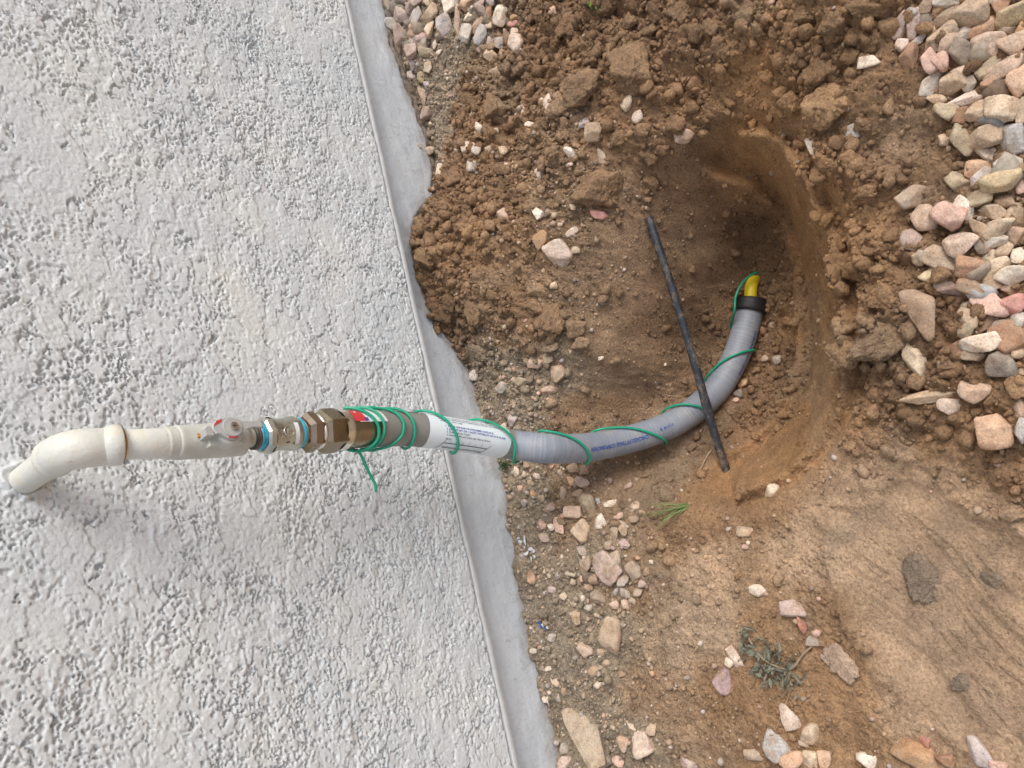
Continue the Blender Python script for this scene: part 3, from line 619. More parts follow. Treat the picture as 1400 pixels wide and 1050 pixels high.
sweep(AX, px_prof(AX, pr+[(422, 18.5)]), 36, 'brass_thread', M_BRONZE, riser)
sweep(AX, px_prof(AX, [(415, 18.5), (413.5, 22), (418.5, 28), (427, 28.2), (432, 25.5), (432, 20)]), 6, 'hex_nut', M_BRONZE, riser, False, .42)
sweep(AX, px_prof(AX, [(430, 20), (430, 24.5), (434, 24.8), (436, 22)]), 40, 'thrust_ring', M_PALE, riser)
sweep(AX, px_prof(AX, [(434.5, 21), (433.5, 25.6), (439, 31.0), (455, 30.8), (462, 28.6), (465, 26.6)]), 6, 'compression_nut', M_BRONZE, riser, False, .50)
sweep(AX, px_prof(AX, [(460, 27.2), (465, 27.4), (467.5, 27.9), (470, 27.4), (471, 25.8)]), 44, 'bright_collar', M_PALE, riser)
slv = sweep(AX, px_prof(AX, [(469, 25.6), (476, 26.0), (485, 25.9), (505, 25.7), (511, 25.2), (512, 23.6)]), 44, 'metal_sleeve', M_STEEL, riser)
patch(AX, 474, 511, 22, 100, .00025, 'maker_sticker', M_WHITE, slv, rad=pxr(25.95), slant=-8)
patch(AX, 467.5, 484, 24, 98, .00040, 'sticker_red_band', M_RED, slv, rad=pxr(25.95), slant=-8)
r_s = 26.0*np.interp(AX.s_at(488), AX.s, AX.D)/F_PX
wrap_text('a', AX.s_at(484), AX.s_at(490), 34, .0050, M_BLUEINK, slv, r_s, 'printed_text', 1, .0006)
wrap_text('®', AX.s_at(474.5), AX.s_at(478), 58, .0022, M_WHITE, slv, r_s, 'printed_text', 1, .0007)
# smooth sleeve of the riser, instruction label, corrugated conduit, cap, yellow pipe
m, t, b = new_mat('grey_sleeve'); n1 = tex(t, 25, 5); n2 = tex(t, 300, 4, .7)
t.links.new(ramp(t, n1.outputs[0], [(.3, (.23, .225, .205)), (.7, (.29, .285, .265))]), b.inputs['Base Color']); b.inputs['Roughness'].default_value = .5; bump(t, b, n2.outputs[0], .15, .0005); M_SLEEVE = m
m, t, b = new_mat('grey_conduit'); n1 = tex(t, 30, 6, .65); n2 = tex(t, 300, 4, .7); n3 = tex(t, 60, 6, .75); n4 = tex(t, 700, 3, .6)
c = ramp(t, n1.outputs[0], [(.3, (.215, .245, .30)), (.7, (.30, .32, .36))])
a = N(t, 'ShaderNodeAttribute', attribute_name='Col'); c = mixc(t, a.outputs['Color'], c, (.60, .62, .63))
c = mixc(t, ramp(t, n3.outputs[0], [(.54, 0), (.74, .5)]), c, (.42, .36, .27)); c = mixc(t, ramp(t, n4.outputs[0], [(.66, 0), (.72, .6)]), c, (.58, .55, .48))
t.links.new(c, b.inputs['Base Color']); b.inputs['Roughness'].default_value = .52; bump(t, b, n2.outputs[0], .2, .0006); M_CONDUIT = m
RC = .01525
s5, s57, s68, s70 = AX.s_at(511), AX.s_at(575), AX.s_at(684), AX.s_at(700)
rad_s = lambda s_: np.interp(s_, [s5, s57, s70, AX.s[-1]], [.0163, .0157, RC, RC])
sweep(AX, [(t_, float(rad_s(t_))+.00012*sin(t_*4200)) for t_ in np.linspace(s5, s70, 220)], 56, 'smooth_sleeve', M_SLEEVE, riser)
sCap = AX.s_at(1024, 424)
sv = np.linspace(s70-.001, sCap, 620); rgs = np.random.default_rng(3); rid = []
q = s70
while q < sCap: q += rgs.uniform(.0016, .0058); rid.append((q, rgs.uniform(.15, 1)))
bumpv = sum(a_*np.exp(-((sv-q_)/.00042)**2) for q_, a_ in rid)
V = np.vstack([AX.ring(t_, RC+.00022*b_, 56) for t_, b_ in zip(sv, bumpv)])-np.array(parent_origin(riser))
cc = np.repeat(np.clip(bumpv, 0, 1)*.28, 56)[:, None]*np.ones(3)
link('flexible_conduit', mesh_np('flexible_conduit', V, grid_faces(len(sv), 56, True), True, cc), M_CONDUIT, riser)
M_LABEL = simple('label_film', (.78, .86, .90), .35, 0, .03)
V = []; nls = 60; nla = 64
for i in range(nls+1):
    for j in range(nla+1):
        aa = radians(-178+356*j/nla); s_ = s57+(s68-s57)*i/nls+.0*j; P, T, e1, e2 = AX.at(s_); V.append(P+(float(rad_s(s_))+.00035)*(cos(aa)*e1+sin(aa)*e2))
lab = pmesh('instruction_label', V, grid_faces(nls+1, nla+1), M_LABEL, riser, True)
rl = .0158
def lx(x_): return AX.s_at(x_)
LINES = [(587,676,62,.0013,'riser must be installed by qualified installer only, consult local code',M_INK),(588,681,53,.0014,'remove from ground before tightening the fitting, and keep pipe clear',M_INK),
 (590,620,44,.0014,'that is, see tag',M_INK),(596,661,26,.0017,'1. STAKE OFF FOR UP-STREAMED W/FLAP B',M_BLUEINK),(597,676,16,.0017,'2. JUST OF 6FT OR 1 NORT WATER IN OR DI B ALOR',M_BLUEINK),
 (597,630,6,.0017,'3. FLEX ON IN THAT',M_INK),(598,658,-3,.0016,'4. Remove riser and locate clip. Pipe as shown.',M_INK),(598,606,-17,.0014,'IN-LET',M_INK)]
for x0, x1, an, hh, tx, mt in LINES: wrap_text(tx, lx(x0), lx(x1), an, hh, mt, lab, rl, 'printed_text', 1, .0005)
wrap_text('INSTALLATION INSTRUCTIONS', lx(599), lx(652), -53, .0023, M_BLACKINK, lab, rl, 'printed_text', 1, .0006)
def strip(x0, a0, x1, a1, wd, mat, parent, n=12, name='printed_line'):
    V = []
    for i in range(n+1):
        u_ = i/n; s_ = lx(x0+(x1-x0)*u_); P, T, e1, e2 = AX.at(s_); an = radians(a0+(a1-a0)*u_); r = float(rad_s(s_))+.0008
        dS = (lx(x1)-lx(x0)); dA = radians(a1-a0)*r; Ln = math.hypot(dS, dA)
        for sg in (-1, 1):
            so_, ao = sg*wd/2*(-dA/Ln), sg*wd/2*(dS/Ln)/r; P2, T, e1, e2 = AX.at(s_+so_); V.append(P2+r*(cos(an+ao)*e1+sin(an+ao)*e2))
    return pmesh(name, V, grid_faces(n+1, 2), mat, parent, False)
strip(597, -33, 657, -33, .0007, M_BLACKINK, lab); strip(591, -66, 597, -33, .0006, M_BLACKINK, lab); strip(651, -62, 657, -33, .0006, M_BLACKINK, lab)
strip(597, -33, 600, -15, .0004, M_INK, lab); strip(657, -33, 661, -17, .0004, M_INK, lab)
for k in range(1, 7): strip(597+k*8.5, -33, 597.6+k*8.5, -22 if k % 2 else -15, .0003, M_INK, lab, 3)
wrap_text('CHICAGO FITTINGS CORPORATION', lx(877), lx(794), -10, .0042, M_BLUEINK, riser, RC, 'printed_text', -1, .0007)
wrap_text('1-1/4 2', lx(912), lx(894), -2, .0026, M_BLUEINK, riser, RC, 'printed_text', -1, .0007)
wrap_text('CHICAGO FITTINGS', AX.s_at(1019, 452), AX.s_at(996, 508), -48, .0026, M_BLUEINK, riser, RC, 'printed_text', -1, .0007)
wrap_text('GAS LINE', lx(548), lx(564), 72, .0028, M_BLACKINK, riser, .0160, 'printed_text', 1, .0005)
sE = AX.s[-1]
M_CAP = simple('black_boot', (.018, .018, .02), .55, 0, .3, 200, .5, 350)
sweep(AX, [(sCap-.003, .0155), (sCap-.0028, .0186), (sCap, .0192), (sCap+.006, .0190), (sCap+.011, .0192), (sCap+.0125, .0182), (sCap+.013, .0075)], 44, 'black_boot', M_CAP, riser)
M_YEL = simple('yellow_polyethylene', (.88, .68, .03), .45, 0, .12, 50)
eP = at_d(1028, 388, .862)
AY = Axis(catmull([AX.at(sCap+.008)[0], (AX.at(sCap+.008)[0]+eP)/2+np.array([0, 0, .002]), eP, eP+(eP-AX.at(sCap+.008)[0])*1.2+np.array([0, 0, -.02])], 12))
sweep(AY, [(t_, .0072) for t_ in np.linspace(0, AY.s[-1], 20)], 30, 'yellow_gas_pipe', M_YEL, riser)

# ------------------------------------------------------------------ green tracer wire
wire = tag(empty('tracer_wire', AX.at(AX.s_at(490))[0]), 'green insulated tracer wire wound in loops round the gas riser and conduit', 'wire')
kn = []
def K_(x_, a_): kn.append((AX.s_at(x_), a_))
for x_, a_ in [(472,100),(480,70),(492,40),(499,5),(500,-30),(493,-70),(482,-100),(478,-150),(479,-200),(482,-240),(488,-262),(498,-290),(505,-325),(507,-355),(505,-395),(498,-430),(489,-455),(487,-500),(492,-560),(499,-610),(508,-628),(520,-642),
               (530,-670),(535,-705),(533,-740),(524,-775),(511,-805),(502,-825),(504,-880),(513,-940),(524,-975),(533,-995),(543,-1020),(549,-1055),(552,-1100),(554,-1165),(559,-1230),(568,-1310)]: K_(x_, a_)
def arc_(sa, sb, a0):
    for t_ in np.linspace(0, 1, 9): kn.append((sa+(sb-sa)*(1-(1-t_)**1.9), a0-180*t_))
a0 = -1350
for xa, xb in ((577, 621), (650, 705), (738, 798), (822, 902)):
    arc_(AX.s_at(xa), AX.s_at(xb), a0); a0 -= 360
arc_(AX.s_at(920, 578), AX.s_at(958, 553), a0); a0 -= 360
arc_(AX.s_at(983, 528), AX.s_at(1012, 474), a0); a0 -= 360
kn.append((AX.s_at(1015, 452), a0+30)); kn.append((AX.s_at(1018, 446), a0))
ks = np.array([k[0] for k in kn]); ka = np.array([k[1] for k in kn]); tt_ = np.arange(len(kn)); ti = np.linspace(0, len(kn)-1, 2200)
si = np.interp(ti, tt_, ks); ai = np.radians(np.interp(ti, tt_, ka))
kern = np.hanning(31); kern /= kern.sum(); sm_ = lambda v_: np.convolve(np.pad(v_, 15, 'edge'), kern, 'valid')
si = sm_(si); ai = sm_(ai)
P, T, e1, e2 = AX.at(si); RW = .0013
rx = np.interp(si, AX.s, AX.D); rbase = np.where(si < s5, 26.6*rx/F_PX, np.where(si < s70, .0163, RC+.0003))+RW
rbase = rbase*(1+.05*np.clip(np.sin(ai*.37+1), 0, 1)*(si > s57)+.03)
WP = P+rbase[:, None]*(np.cos(ai)[:, None]*e1+np.sin(ai)[:, None]*e2)
free = catmull([WP[-1], at_d(1004, 425, .835), at_d(1006, 405, .838), at_d(1014, 388, .841), at_d(1024, 378, .844), at_d(1035, 372, .848)], 10)
WPa = np.vstack([WP[::2], free[2:]])
def tube(Pts, r, n, name, mat, parent, rad=None, caps=True, jit=0):
    Pts = np.asarray(Pts); T = np.gradient(Pts, axis=0); T /= np.linalg.norm(T, axis=1)[:, None]+1e-12
    u_ = np.cross(T[0], [0.3, .2, 1]); u_ /= np.linalg.norm(u_); V = []
    for i in range(len(Pts)):
        u_ = u_-(u_@T[i])*T[i]; u_ /= np.linalg.norm(u_); w_ = np.cross(T[i], u_); th = np.arange(n)/n*2*pi
        rr = r if rad is None else rad[i]
        rr = rr*(1+jit*rng.uniform(-1, 1, n)) if jit else rr*np.ones(n)
        V.append(Pts[i]+rr[:, None]*(np.cos(th)[:, None]*u_+np.sin(th)[:, None]*w_))
    Fs = [tuple(f) for f in grid_faces(len(Pts), n, True)]
    if caps: Fs += [tuple(range(n))[::-1], tuple((len(Pts)-1)*n+i for i in range(n))]
    return pmesh(name, np.vstack(V), Fs, mat, parent, True)
M_GREEN = simple('green_insulation', (.012, .34, .20), .32, 0, .12, 60)
tube(WPa, RW, 10, 'wound_wire', M_GREEN, wire)
Dl = .655
tl = catmull([AX.ring(AX.s_at(478), .0172+RW, 36)[28], at_d(481, 613.5, Dl-.012), at_d(488, 617, Dl-.020), at_d(493, 621, Dl-.022), at_d(500, 637, Dl-.020), at_d(508, 653, Dl-.016), at_d(513, 662, Dl-.014), at_d(514, 672, Dl-.013)], 10)
tube(tl, RW, 10, 'loose_end', M_GREEN, wire)
tube(catmull([at_d(514, 671.6, Dl-.013), at_d(514, 673.5, Dl-.0129)], 2), .0007, 8, 'bare_tip', M_CHROME, wire)

# ------------------------------------------------------------------ black pipe lying across the hole
m, t, b = new_mat('old_black_pipe'); n1 = tex(t, 60, 6, .7); n2 = tex(t, 420, 4, .75)
c = ramp(t, n1.outputs[0], [(.3, (.018, .022, .030)), (.7, (.045, .052, .065))]); c = mixc(t, ramp(t, n2.outputs[0], [(.60, 0), (.70, .8)]), c, (.30, .27, .22)); c = mixc(t, ramp(t, tex(t, 90, 6, .8).outputs[0], [(.50, 0), (.62, .75)]), c, (.26, .19, .13))
t.links.new(c, b.inputs['Base Color']); b.inputs['Roughness'].default_value = .38; bump(t, b, n2.outputs[0], .5, .001)
_, Dh = hit([889, 992], [303, 638], H1); Dt, Db = float(Dh[0])-.004, float(Dh[1])-.0035
bp = []
for x_, y_ in ((887, 298), (899, 335), (915, 382), (936, 450), (951, 500), (964, 548), (979, 600), (990, 634), (994, 646)):
    u_ = (y_-303)/335.; Dq = Dt+(Db-Dt)*u_; Dq = Dq-.006*sin(pi*np.clip(u_, 0, 1)); bp.append(at_d(x_, y_, min(Dq, .814) if y_ < 610 else Dq))
print('stick', Dt, Db)
BPc = catmull(bp, 12); stick = tag(empty('black_pipe', bp[4]), 'thin black plastic pipe lying aslant across the hole over the grey conduit', 'pipe')
tube(BPc, .0048, 18, 'pipe_length', m, stick, rad=[.0046+.0005*fbm(np.array([i*.11]), np.array([.3]), 3, 2)[0]+(.0002*i/len(BPc)) for i in range(len(BPc))], jit=.02)

# ------------------------------------------------------------------ stones
def ico(sub):
    g = (1+5**.5)/2; V = [(-1,g,0),(1,g,0),(-1,-g,0),(1,-g,0),(0,-1,g),(0,1,g),(0,-1,-g),(0,1,-g),(g,0,-1),(g,0,1),(-g,0,-1),(-g,0,1)]
    Fc = [(0,11,5),(0,5,1),(0,1,7),(0,7,10),(0,10,11),(1,5,9),(5,11,4),(11,10,2),(10,7,6),(7,1,8),(3,9,4),(3,4,2),(3,2,6),(3,6,8),(3,8,9),(4,9,5),(2,4,11),(6,2,10),(8,6,7),(9,8,1)]
    V = [np.array(v_)/np.linalg.norm(v_) for v_ in V]
    for _ in range(sub):
        mid_ = {}; nf = []
        def md(a_, b_):
            k_ = (min(a_, b_), max(a_, b_))
            if k_ not in mid_:
                q_ = V[a_]+V[b_]; V.append(q_/np.linalg.norm(q_)); mid_[k_] = len(V)-1
            return mid_[k_]
        for a_, b_, c_ in Fc:
            x_, y_, z_ = md(a_, b_), md(b_, c_), md(c_, a_); nf += [(a_, x_, z_), (b_, y_, x_), (c_, z_, y_), (x_, y_, z_)]
        Fc = nf
    return np.array(V), np.array(Fc)
ICO = {k: ico(k) for k in (0, 1, 2, 3, 4)}
def rock_points(dirs, g, angular=1.0, k=11):
    """a stone as the intersection of randomly placed soft half-spaces"""
    nr = g.normal(size=(k, 3)); nr /= np.linalg.norm(nr, axis=1)[:, None]; dd = g.uniform(.50, .92, k)
    c_ = np.clip(dirs@nr.T, 1e-3, None)/dd[None]; pw = 12+13*angular
    base = np.clip((dirs**6).sum(1)**(1/6), .8, 1)
    r = 1/((c_**pw).sum(1)+base**pw*.75)**(1/pw)
    return dirs*r[:, None]
def clod_points(dirs, g):
    o = g.uniform(0, 50, 3); r = .86+.16*noise3(dirs*1.6+o, 1)+.10*noise3(dirs*3.6+o, 2)+.085*noise3(dirs*8+o, 3)+.05*noise3(dirs*17+o, 4)
    return rock_points(dirs, g, .5, 8)*r[:, None]*1.12
def normalise(P_):
    mn, mx = P_.min(0), P_.max(0); return (P_-(mn+mx)/2)/((mx-mn)/2)
def placed(px_, py_, grid): return hit([px_], [py_], grid)
gX = np.gradient(H0, GX, axis=0); gY = np.gradient(H0, GY, axis=1)
def place_rock(name, px_, py_, w, h, ang, col, kind='rock', thick=None, lift=.30, seed=0, sub=3, tilt=.35, P_=None, angular=1.0, outline=None):
    g = np.random.default_rng(seed); dirs, Fc = ICO[sub]
    if P_ is None: Pp, D_ = placed(px_, py_, H1); P_ = Pp[0]; D_ = D_[0]
    else: D_ = proj(P_)[2]
    pts_ = clod_points(dirs, g) if kind == 'clod' else rock_points(dirs, g, angular)
    pts_ = normalise(pts_)
    if kind != 'clod': pts_ = pts_*(1+.035*noise3(dirs*3+g.uniform(0, 40, 3), 5)+.015*noise3(dirs*9+g.uniform(0, 40, 3), 6))[:, None]
    a_ = radians(ang); d_ = ray(px_+cos(a_), py_+sin(a_))-ray(px_, py_)
    # long axis in the ground plane; short axis across it; third axis stands on the slope
    sx = float(samp(gX, P_[0], P_[1])[0]); sy = float(samp(gY, P_[0], P_[1])[0]); nrm = np.array([-np.clip(sx, -2, 2), -np.clip(sy, -2, 2), 1.0]); nrm /= np.linalg.norm(nrm)
    view = CAM-P_; view /= np.linalg.norm(view)
    nz_ = nrm*(1-tilt)+view*tilt+g.normal(size=3)*.12; nz_ /= np.linalg.norm(nz_)
    ux = d_-(d_@nz_)*nz_; ux /= np.linalg.norm(ux); uy = np.cross(nz_, ux)
    kx = D_/F_PX; a1, b1 = w/2*kx, h/2*kx; c1 = (thick if thick else g.uniform(.58, .82))*min(a1, b1)
    if outline is not None:
        poly = np.array(outline, float); poly = (poly-[px_, py_])*kx; c1 = thick
        th_ = np.arctan2(dirs[:, 1], dirs[:, 0]); pr_ = np.linspace(-pi, pi, 181); rad_ = []
        for q_ in pr_:
            dx, dy = cos(q_), sin(q_); best = .001
            for i in range(len(poly)):
                p_, e_ = poly[i], poly[(i+1) % len(poly)]-poly[i]; den = dx*e_[1]-dy*e_[0]
                if abs(den) < 1e-12: continue
                t_ = (p_[0]*e_[1]-p_[1]*e_[0])/den; u_ = (p_[0]*dy-p_[1]*dx)/den
                if t_ > 0 and 0 <= u_ <= 1: best = max(best, t_)
            rad_.append(best)
        rr = np.interp(th_, pr_, rad_); fl = np.clip(np.hypot(dirs[:, 0], dirs[:, 1])*1.25, 0, 1)**.6
        L_ = np.stack([np.cos(th_)*rr*fl, -np.sin(th_)*rr*fl, np.sign(dirs[:, 2])*np.abs(dirs[:, 2])**.45*c1*.9+.0015*noise3(dirs*4, 8)], -1)
    else: L_ = pts_*np.array([a1, b1, c1])
    Rm = np.stack([ux, uy, nz_], -1)
    me = mesh_np(name, L_@Rm.T, Fc, True); o = link(name, me, M_CLOD if kind == 'clod' else M_STONE, None, P_+nz_*c1*lift*2)
    jit_ = g.uniform(.92, 1.08)
    col = warm(col) if kind != 'clod' else col; o.color = (min(1, col[0]*jit_), min(1, col[1]*jit_), min(1, col[2]*jit_), 1); return o, P_
def warm(c_):
    q_ = [c_[k]*.76+(.50, .435, .375)[k]*.24 for k in range(3)]; return (q_[0]*1.22, q_[1]*1.13, q_[2]*1.02)
CN = {'W': ('white', (.70, .655, .60)), 'C': ('cream', (.58, .50, .40)), 'L': ('pale grey', (.48, .47, .46)), 'G': ('grey', (.33, .31, .295)), 'B': ('blue-grey', (.40, .43, .47)), 'T': ('tan', (.45, .365, .28)),
      'N': ('pinkish tan', (.50, .385, .32)), 'P': ('pink', (.55, .38, .345)), 'E': ('peach', (.55, .375, .27)), 'M': ('mauve', (.365, .295, .29)), 'V': ('lavender', (.50, .475, .515)), 'R': ('brown', (.27, .19, .135)),
      'U': ('rust-coloured', (.30, .165, .10)), 'O': ('orange', (.42, .26, .14)), 'I': ('olive-grey', (.33, .295, .215)), 'K': ('dark grey', (.19, .175, .165)), 'D': ('red', (.40, .17, .14)), 'Y': ('yellowish', (.48, .415, .27)), 'X': ('purple', (.38, .28, .33)),
      'H': ('pinkish white', (.62, .53, .49)), 'S': ('brownish grey', (.36, .305, .255)), 'Q': ('hot pink', (.58, .27, .27))}
# each entry: u v w h [angle] colour, in the enlarged crop given by x0 y0 scale
SRC = [
(1150, 0, 4.008, """315 145 130 85 80 M;400 135 155 75 85 M;465 125 150 60 100 K;385 75 60 60 B;565 90 180 85 -35 S;465 35 90 80 R;535 50 60 50 O;570 15 130 50 L;690 15 100 40 T;720 75 190 150 -10 T;865 10 130 30 S;935 75 150 140 Y;870 60 80 110 U;990 170 60 90 O;900 165 80 60 S;
785 155 175 95 -5 E;550 190 150 65 -25 T;505 180 60 70 T;510 245 80 90 N;580 235 120 80 -60 N;650 205 120 80 -40 L;655 285 150 105 90 K;800 250 160 130 0 N;940 235 170 130 30 N;330 250 75 70 H;405 235 135 45 -25 L;375 330 150 100 70 U;485 340 120 80 60 P;555 340 110 95 40 P;680 380 130 60 -5 H;
735 310 60 70 I;810 370 140 95 -30 I;895 380 195 90 -15 N;970 450 180 95 100 E;500 470 150 105 -50 L;620 460 150 115 0 T;705 465 80 90 G;820 465 95 50 U;900 490 110 90 T;525 540 100 50 T;680 545 195 75 -8 H;810 525 60 50 U;585 605 120 85 40 I;660 640 90 100 U;755 610 145 95 -20 T;
880 605 170 150 -5 C;985 610 60 140 T;660 770 185 105 80 I;790 750 170 120 0 T;800 840 165 75 25 W;940 765 170 140 70 B;570 765 70 60 T;925 890 145 75 -15 L;750 930 120 100 E;800 965 145 105 -10 V;645 990 120 95 40 I;880 1000 190 105 -10 Y;985 920 40 60 R;990 1010 50 100 P;150 335 115 60 -10 W;60 725 85 65 80 B"""),
(1150, 240, 4.2, """405 120 165 130 0 S;500 250 170 150 20 N;650 250 190 150 40 P;705 200 160 95 60 W;805 130 130 100 I;960 155 120 80 R;870 205 135 85 0 T;1010 215 120 100 T;425 360 120 110 0 M;680 400 165 145 30 H;810 310 150 90 60 T;895 300 185 100 -40 C;890 375 120 80 L;1005 340 120 130 N;795 405 115 60 40 K;
570 480 235 115 25 S;480 460 130 80 -20 T;750 520 150 140 U;875 470 110 90 C;940 430 90 90 T;880 550 185 105 -20 C;1020 460 80 90 W;990 570 165 110 -25 W;865 630 110 80 T;550 570 165 95 10 Y;620 630 140 110 M;975 645 90 50 R;745 650 145 90 15 R;480 800 320 165 65 R;660 740 125 80 -50 U;725 745 70 50 T;
850 740 200 120 15 P;970 745 150 120 -10 Q;735 820 135 100 30 T;715 890 80 100 I;835 855 150 60 -40 R;935 850 110 55 -20 N;1025 825 80 90 L;800 960 200 100 -15 W;970 940 190 165 60 U;700 990 130 95 -30 U;760 1030 120 70 T;1020 1020 70 60 T"""),
(1100, 440, 3.5, """545 180 190 100 70 C;630 350 300 75 -22 T;810 340 130 95 0 N;710 410 135 80 0 H;950 200 130 120 K;905 520 155 140 80 E;1040 520 60 120 B;1030 410 60 90 N;1030 235 50 40 T"""),
(1100, 740, 3.387, """510 985 210 105 15 O;820 985 150 110 30 V;290 1020 85 80 W;97 1010 90 75 60 E;30 890 90 95 T;25 1010 70 75 C;555 925 45 50 D;650 1010 80 60 U;900 1040 70 40 P"""),
(820, 740, 3.387, """730 228 75 60 30 W;895 310 110 78 0 M;935 385 75 38 50 D;1005 430 40 35 P;987 462 60 50 K;570 650 115 85 70 X;630 540 110 50 50 H;601 562 42 42 W;870 820 120 85 40 H;815 935 145 110 50 B;720 988 105 55 10 S;885 1005 120 90 -45 E;947 940 50 35 T;150 860 52 28 28 W;205 940 118 105 80 H;
50 430 150 108 -80 T;50 120 140 105 80 S;410 1030 80 60 M;675 25 35 25 P;505 212 25 25 T;238 97 22 20 W"""),
(640, 600, 4.038, """265 180 60 42 80 W;325 140 45 40 T;311 195 32 35 W;380 205 40 35 H;340 235 50 30 80 T;360 305 42 42 O;315 355 42 42 V;290 280 45 35 80 P;407 330 38 38 T;510 190 50 35 80 N;578 160 70 55 R;640 175 60 60 R;570 235 60 48 80 E;630 245 82 55 25 M;530 310 90 45 60 N;605 300 60 40 R;
460 375 60 50 M;576 400 95 78 N;662 370 120 82 80 I;720 345 50 25 60 B;785 358 72 38 -5 W;730 453 80 75 80 W;830 430 60 38 P;925 370 55 42 80 N;960 410 50 40 R;502 480 105 50 70 P;520 428 40 35 P;412 472 54 38 60 P;460 490 42 40 W;420 540 70 58 S;622 510 140 110 85 T;640 615 65 60 G;
655 690 95 82 90 S;775 710 175 160 20 M;635 765 50 42 80 P;694 775 60 58 R;665 820 50 45 R;715 870 95 84 80 S;857 785 75 60 G;870 850 60 58 G;823 840 55 48 G;940 850 55 48 S;965 800 50 42 M;812 915 60 58 N;870 912 50 48 N;908 890 50 42 -30 S;665 935 50 36 L;605 985 75 58 60 T;660 875 60 24 80 P;530 870 55 42 C;
468 836 50 42 V;356 765 75 56 80 E;500 757 40 38 G;403 968 58 52 T;770 590 50 45 S;814 518 80 58 55 S;855 495 90 45 80 S;865 578 70 55 M;585 905 45 42 S;985 735 45 42 R;915 725 110 85 80 S;880 265 58 34 -30 M;915 440 60 48 R"""),
(640, 790, 4.038, """648 402 92 68 20 N;735 412 50 45 T;682 332 58 34 80 S;720 588 50 44 W;698 510 66 55 -40 T;480 572 62 38 50 C;532 628 45 34 70 N;500 662 48 34 90 G;430 668 42 38 W;360 402 40 28 W;465 330 50 45 L;1015 838 70 58 T;857 918 78 66 90 N;838 1012 90 55 P;540 942 68 58 G;532 1018 88 62 -30 H;765 470 40 34 T;850 530 45 34 R;446 500 40 32 W"""),
(500, 0, 4.0, """150 35 115 88 0 L;203 85 105 82 50 M;250 35 98 68 90 M;290 12 80 50 M;152 140 105 84 30 B;198 195 105 78 90 M;265 210 78 62 80 M;292 100 105 68 90 B;275 150 68 68 N;358 75 110 62 -40 T;358 172 90 58 90 C;350 20 60 60 T;440 132 110 92 60 V;470 35 100 90 90 W;415 205 62 44 30 G;310 240 80 78 G;330 290 86 50 10 I;
265 290 80 78 M;262 355 60 58 V;256 412 60 50 V;345 370 75 62 80 C;304 425 58 38 90 Y;405 287 46 22 -30 W;382 248 48 28 90 W;503 120 140 45 98 N;560 35 95 74 0 E;575 90 80 44 -10 W;640 62 72 56 90 M;633 28 58 46 M;680 80 82 36 -70 U;690 10 60 50 V;615 140 98 54 -60 N;560 190 100 84 80 L;634 200 108 62 -60 B;680 142 54 44 C;
745 95 118 92 90 W;815 97 44 34 O;812 130 60 44 20 Q;680 237 68 38 90 M;725 240 70 60 0 L;775 200 80 38 90 N;820 175 50 38 W;830 245 112 94 70 H;755 290 76 48 90 T;690 305 92 68 T;630 276 52 42 M;1025 60 44 38 E;335 460 40 28 V;322 525 104 54 75 N;344 620 86 76 M;720 395 72 64 T;860 620 88 34 70 W;900 682 66 34 10 W;1000 580 130 54 95 H;
621 695 68 42 65 W;1195 675 100 52 -25 V;1252 725 105 96 T;560 800 88 66 H;608 826 55 52 L;685 815 60 50 C;752 824 62 48 20 C;580 910 62 56 L;795 920 88 44 15 H;405 945 96 38 100 W;957 960 74 56 80 W;1115 835 74 50 35 W;1115 902 40 22 H;346 826 58 50 C;290 797 34 24 L;1290 860 100 44 80 S;642 490 58 22 90 V;715 725 46 32 80 T"""),
(850, 0, 4.0, """84 640 68 60 80 H;30 565 80 66 80 C;335 735 118 84 10 N;1045 802 108 66 10 W"""),
(550, 240, 3.5, """740 370 142 130 30 H;658 306 88 62 -50 O;655 187 60 56 W;485 195 68 54 60 N;940 186 84 40 10 Q;890 70 44 32 W;812 270 62 32 -40 H;828 357 45 34 C;757 235 28 18 C;815 152 34 28 T;725 525 40 34 C;745 945 82 74 80 T;640 885 76 70 N;695 875 60 48 T;704 1025 78 44 -10 N;475 1015 60 56 L;346 950 58 58 L;565 985 80 44 I;950 875 30 22 W"""),
(860, 280, 2.765, """543 455 42 28 30 N;562 585 38 34 L;515 580 28 24 C;432 675 40 26 -15 O;405 738 24 18 P;415 716 36 30 K;137 603 14 12 W"""),
(0, 0, 1.0, """1055 672 24 22 C;1021 727 27 14 10 T;702 574 20 20 V;660 571 6 5 P;689 582 10 8 W"""),
]
stones = []
for x0, y0, sc_, txt in SRC:
    for e in txt.replace('\n', '').split(';'):
        q = e.split()
        if len(q) == 5: u_, v_, w, h = map(float, q[:4]); an = 0 if w >= h else 90; 
        else: u_, v_, w, h, an = map(float, q[:5])
        if len(q) == 5 and h > w: w, h = h, w
        stones.append([x0+u_/sc_, y0+v_/sc_, w/sc_, h/sc_, an, q[-1]])
print('stones', len(stones))
stones.sort(key=lambda s_: -s_[2]*s_[3])

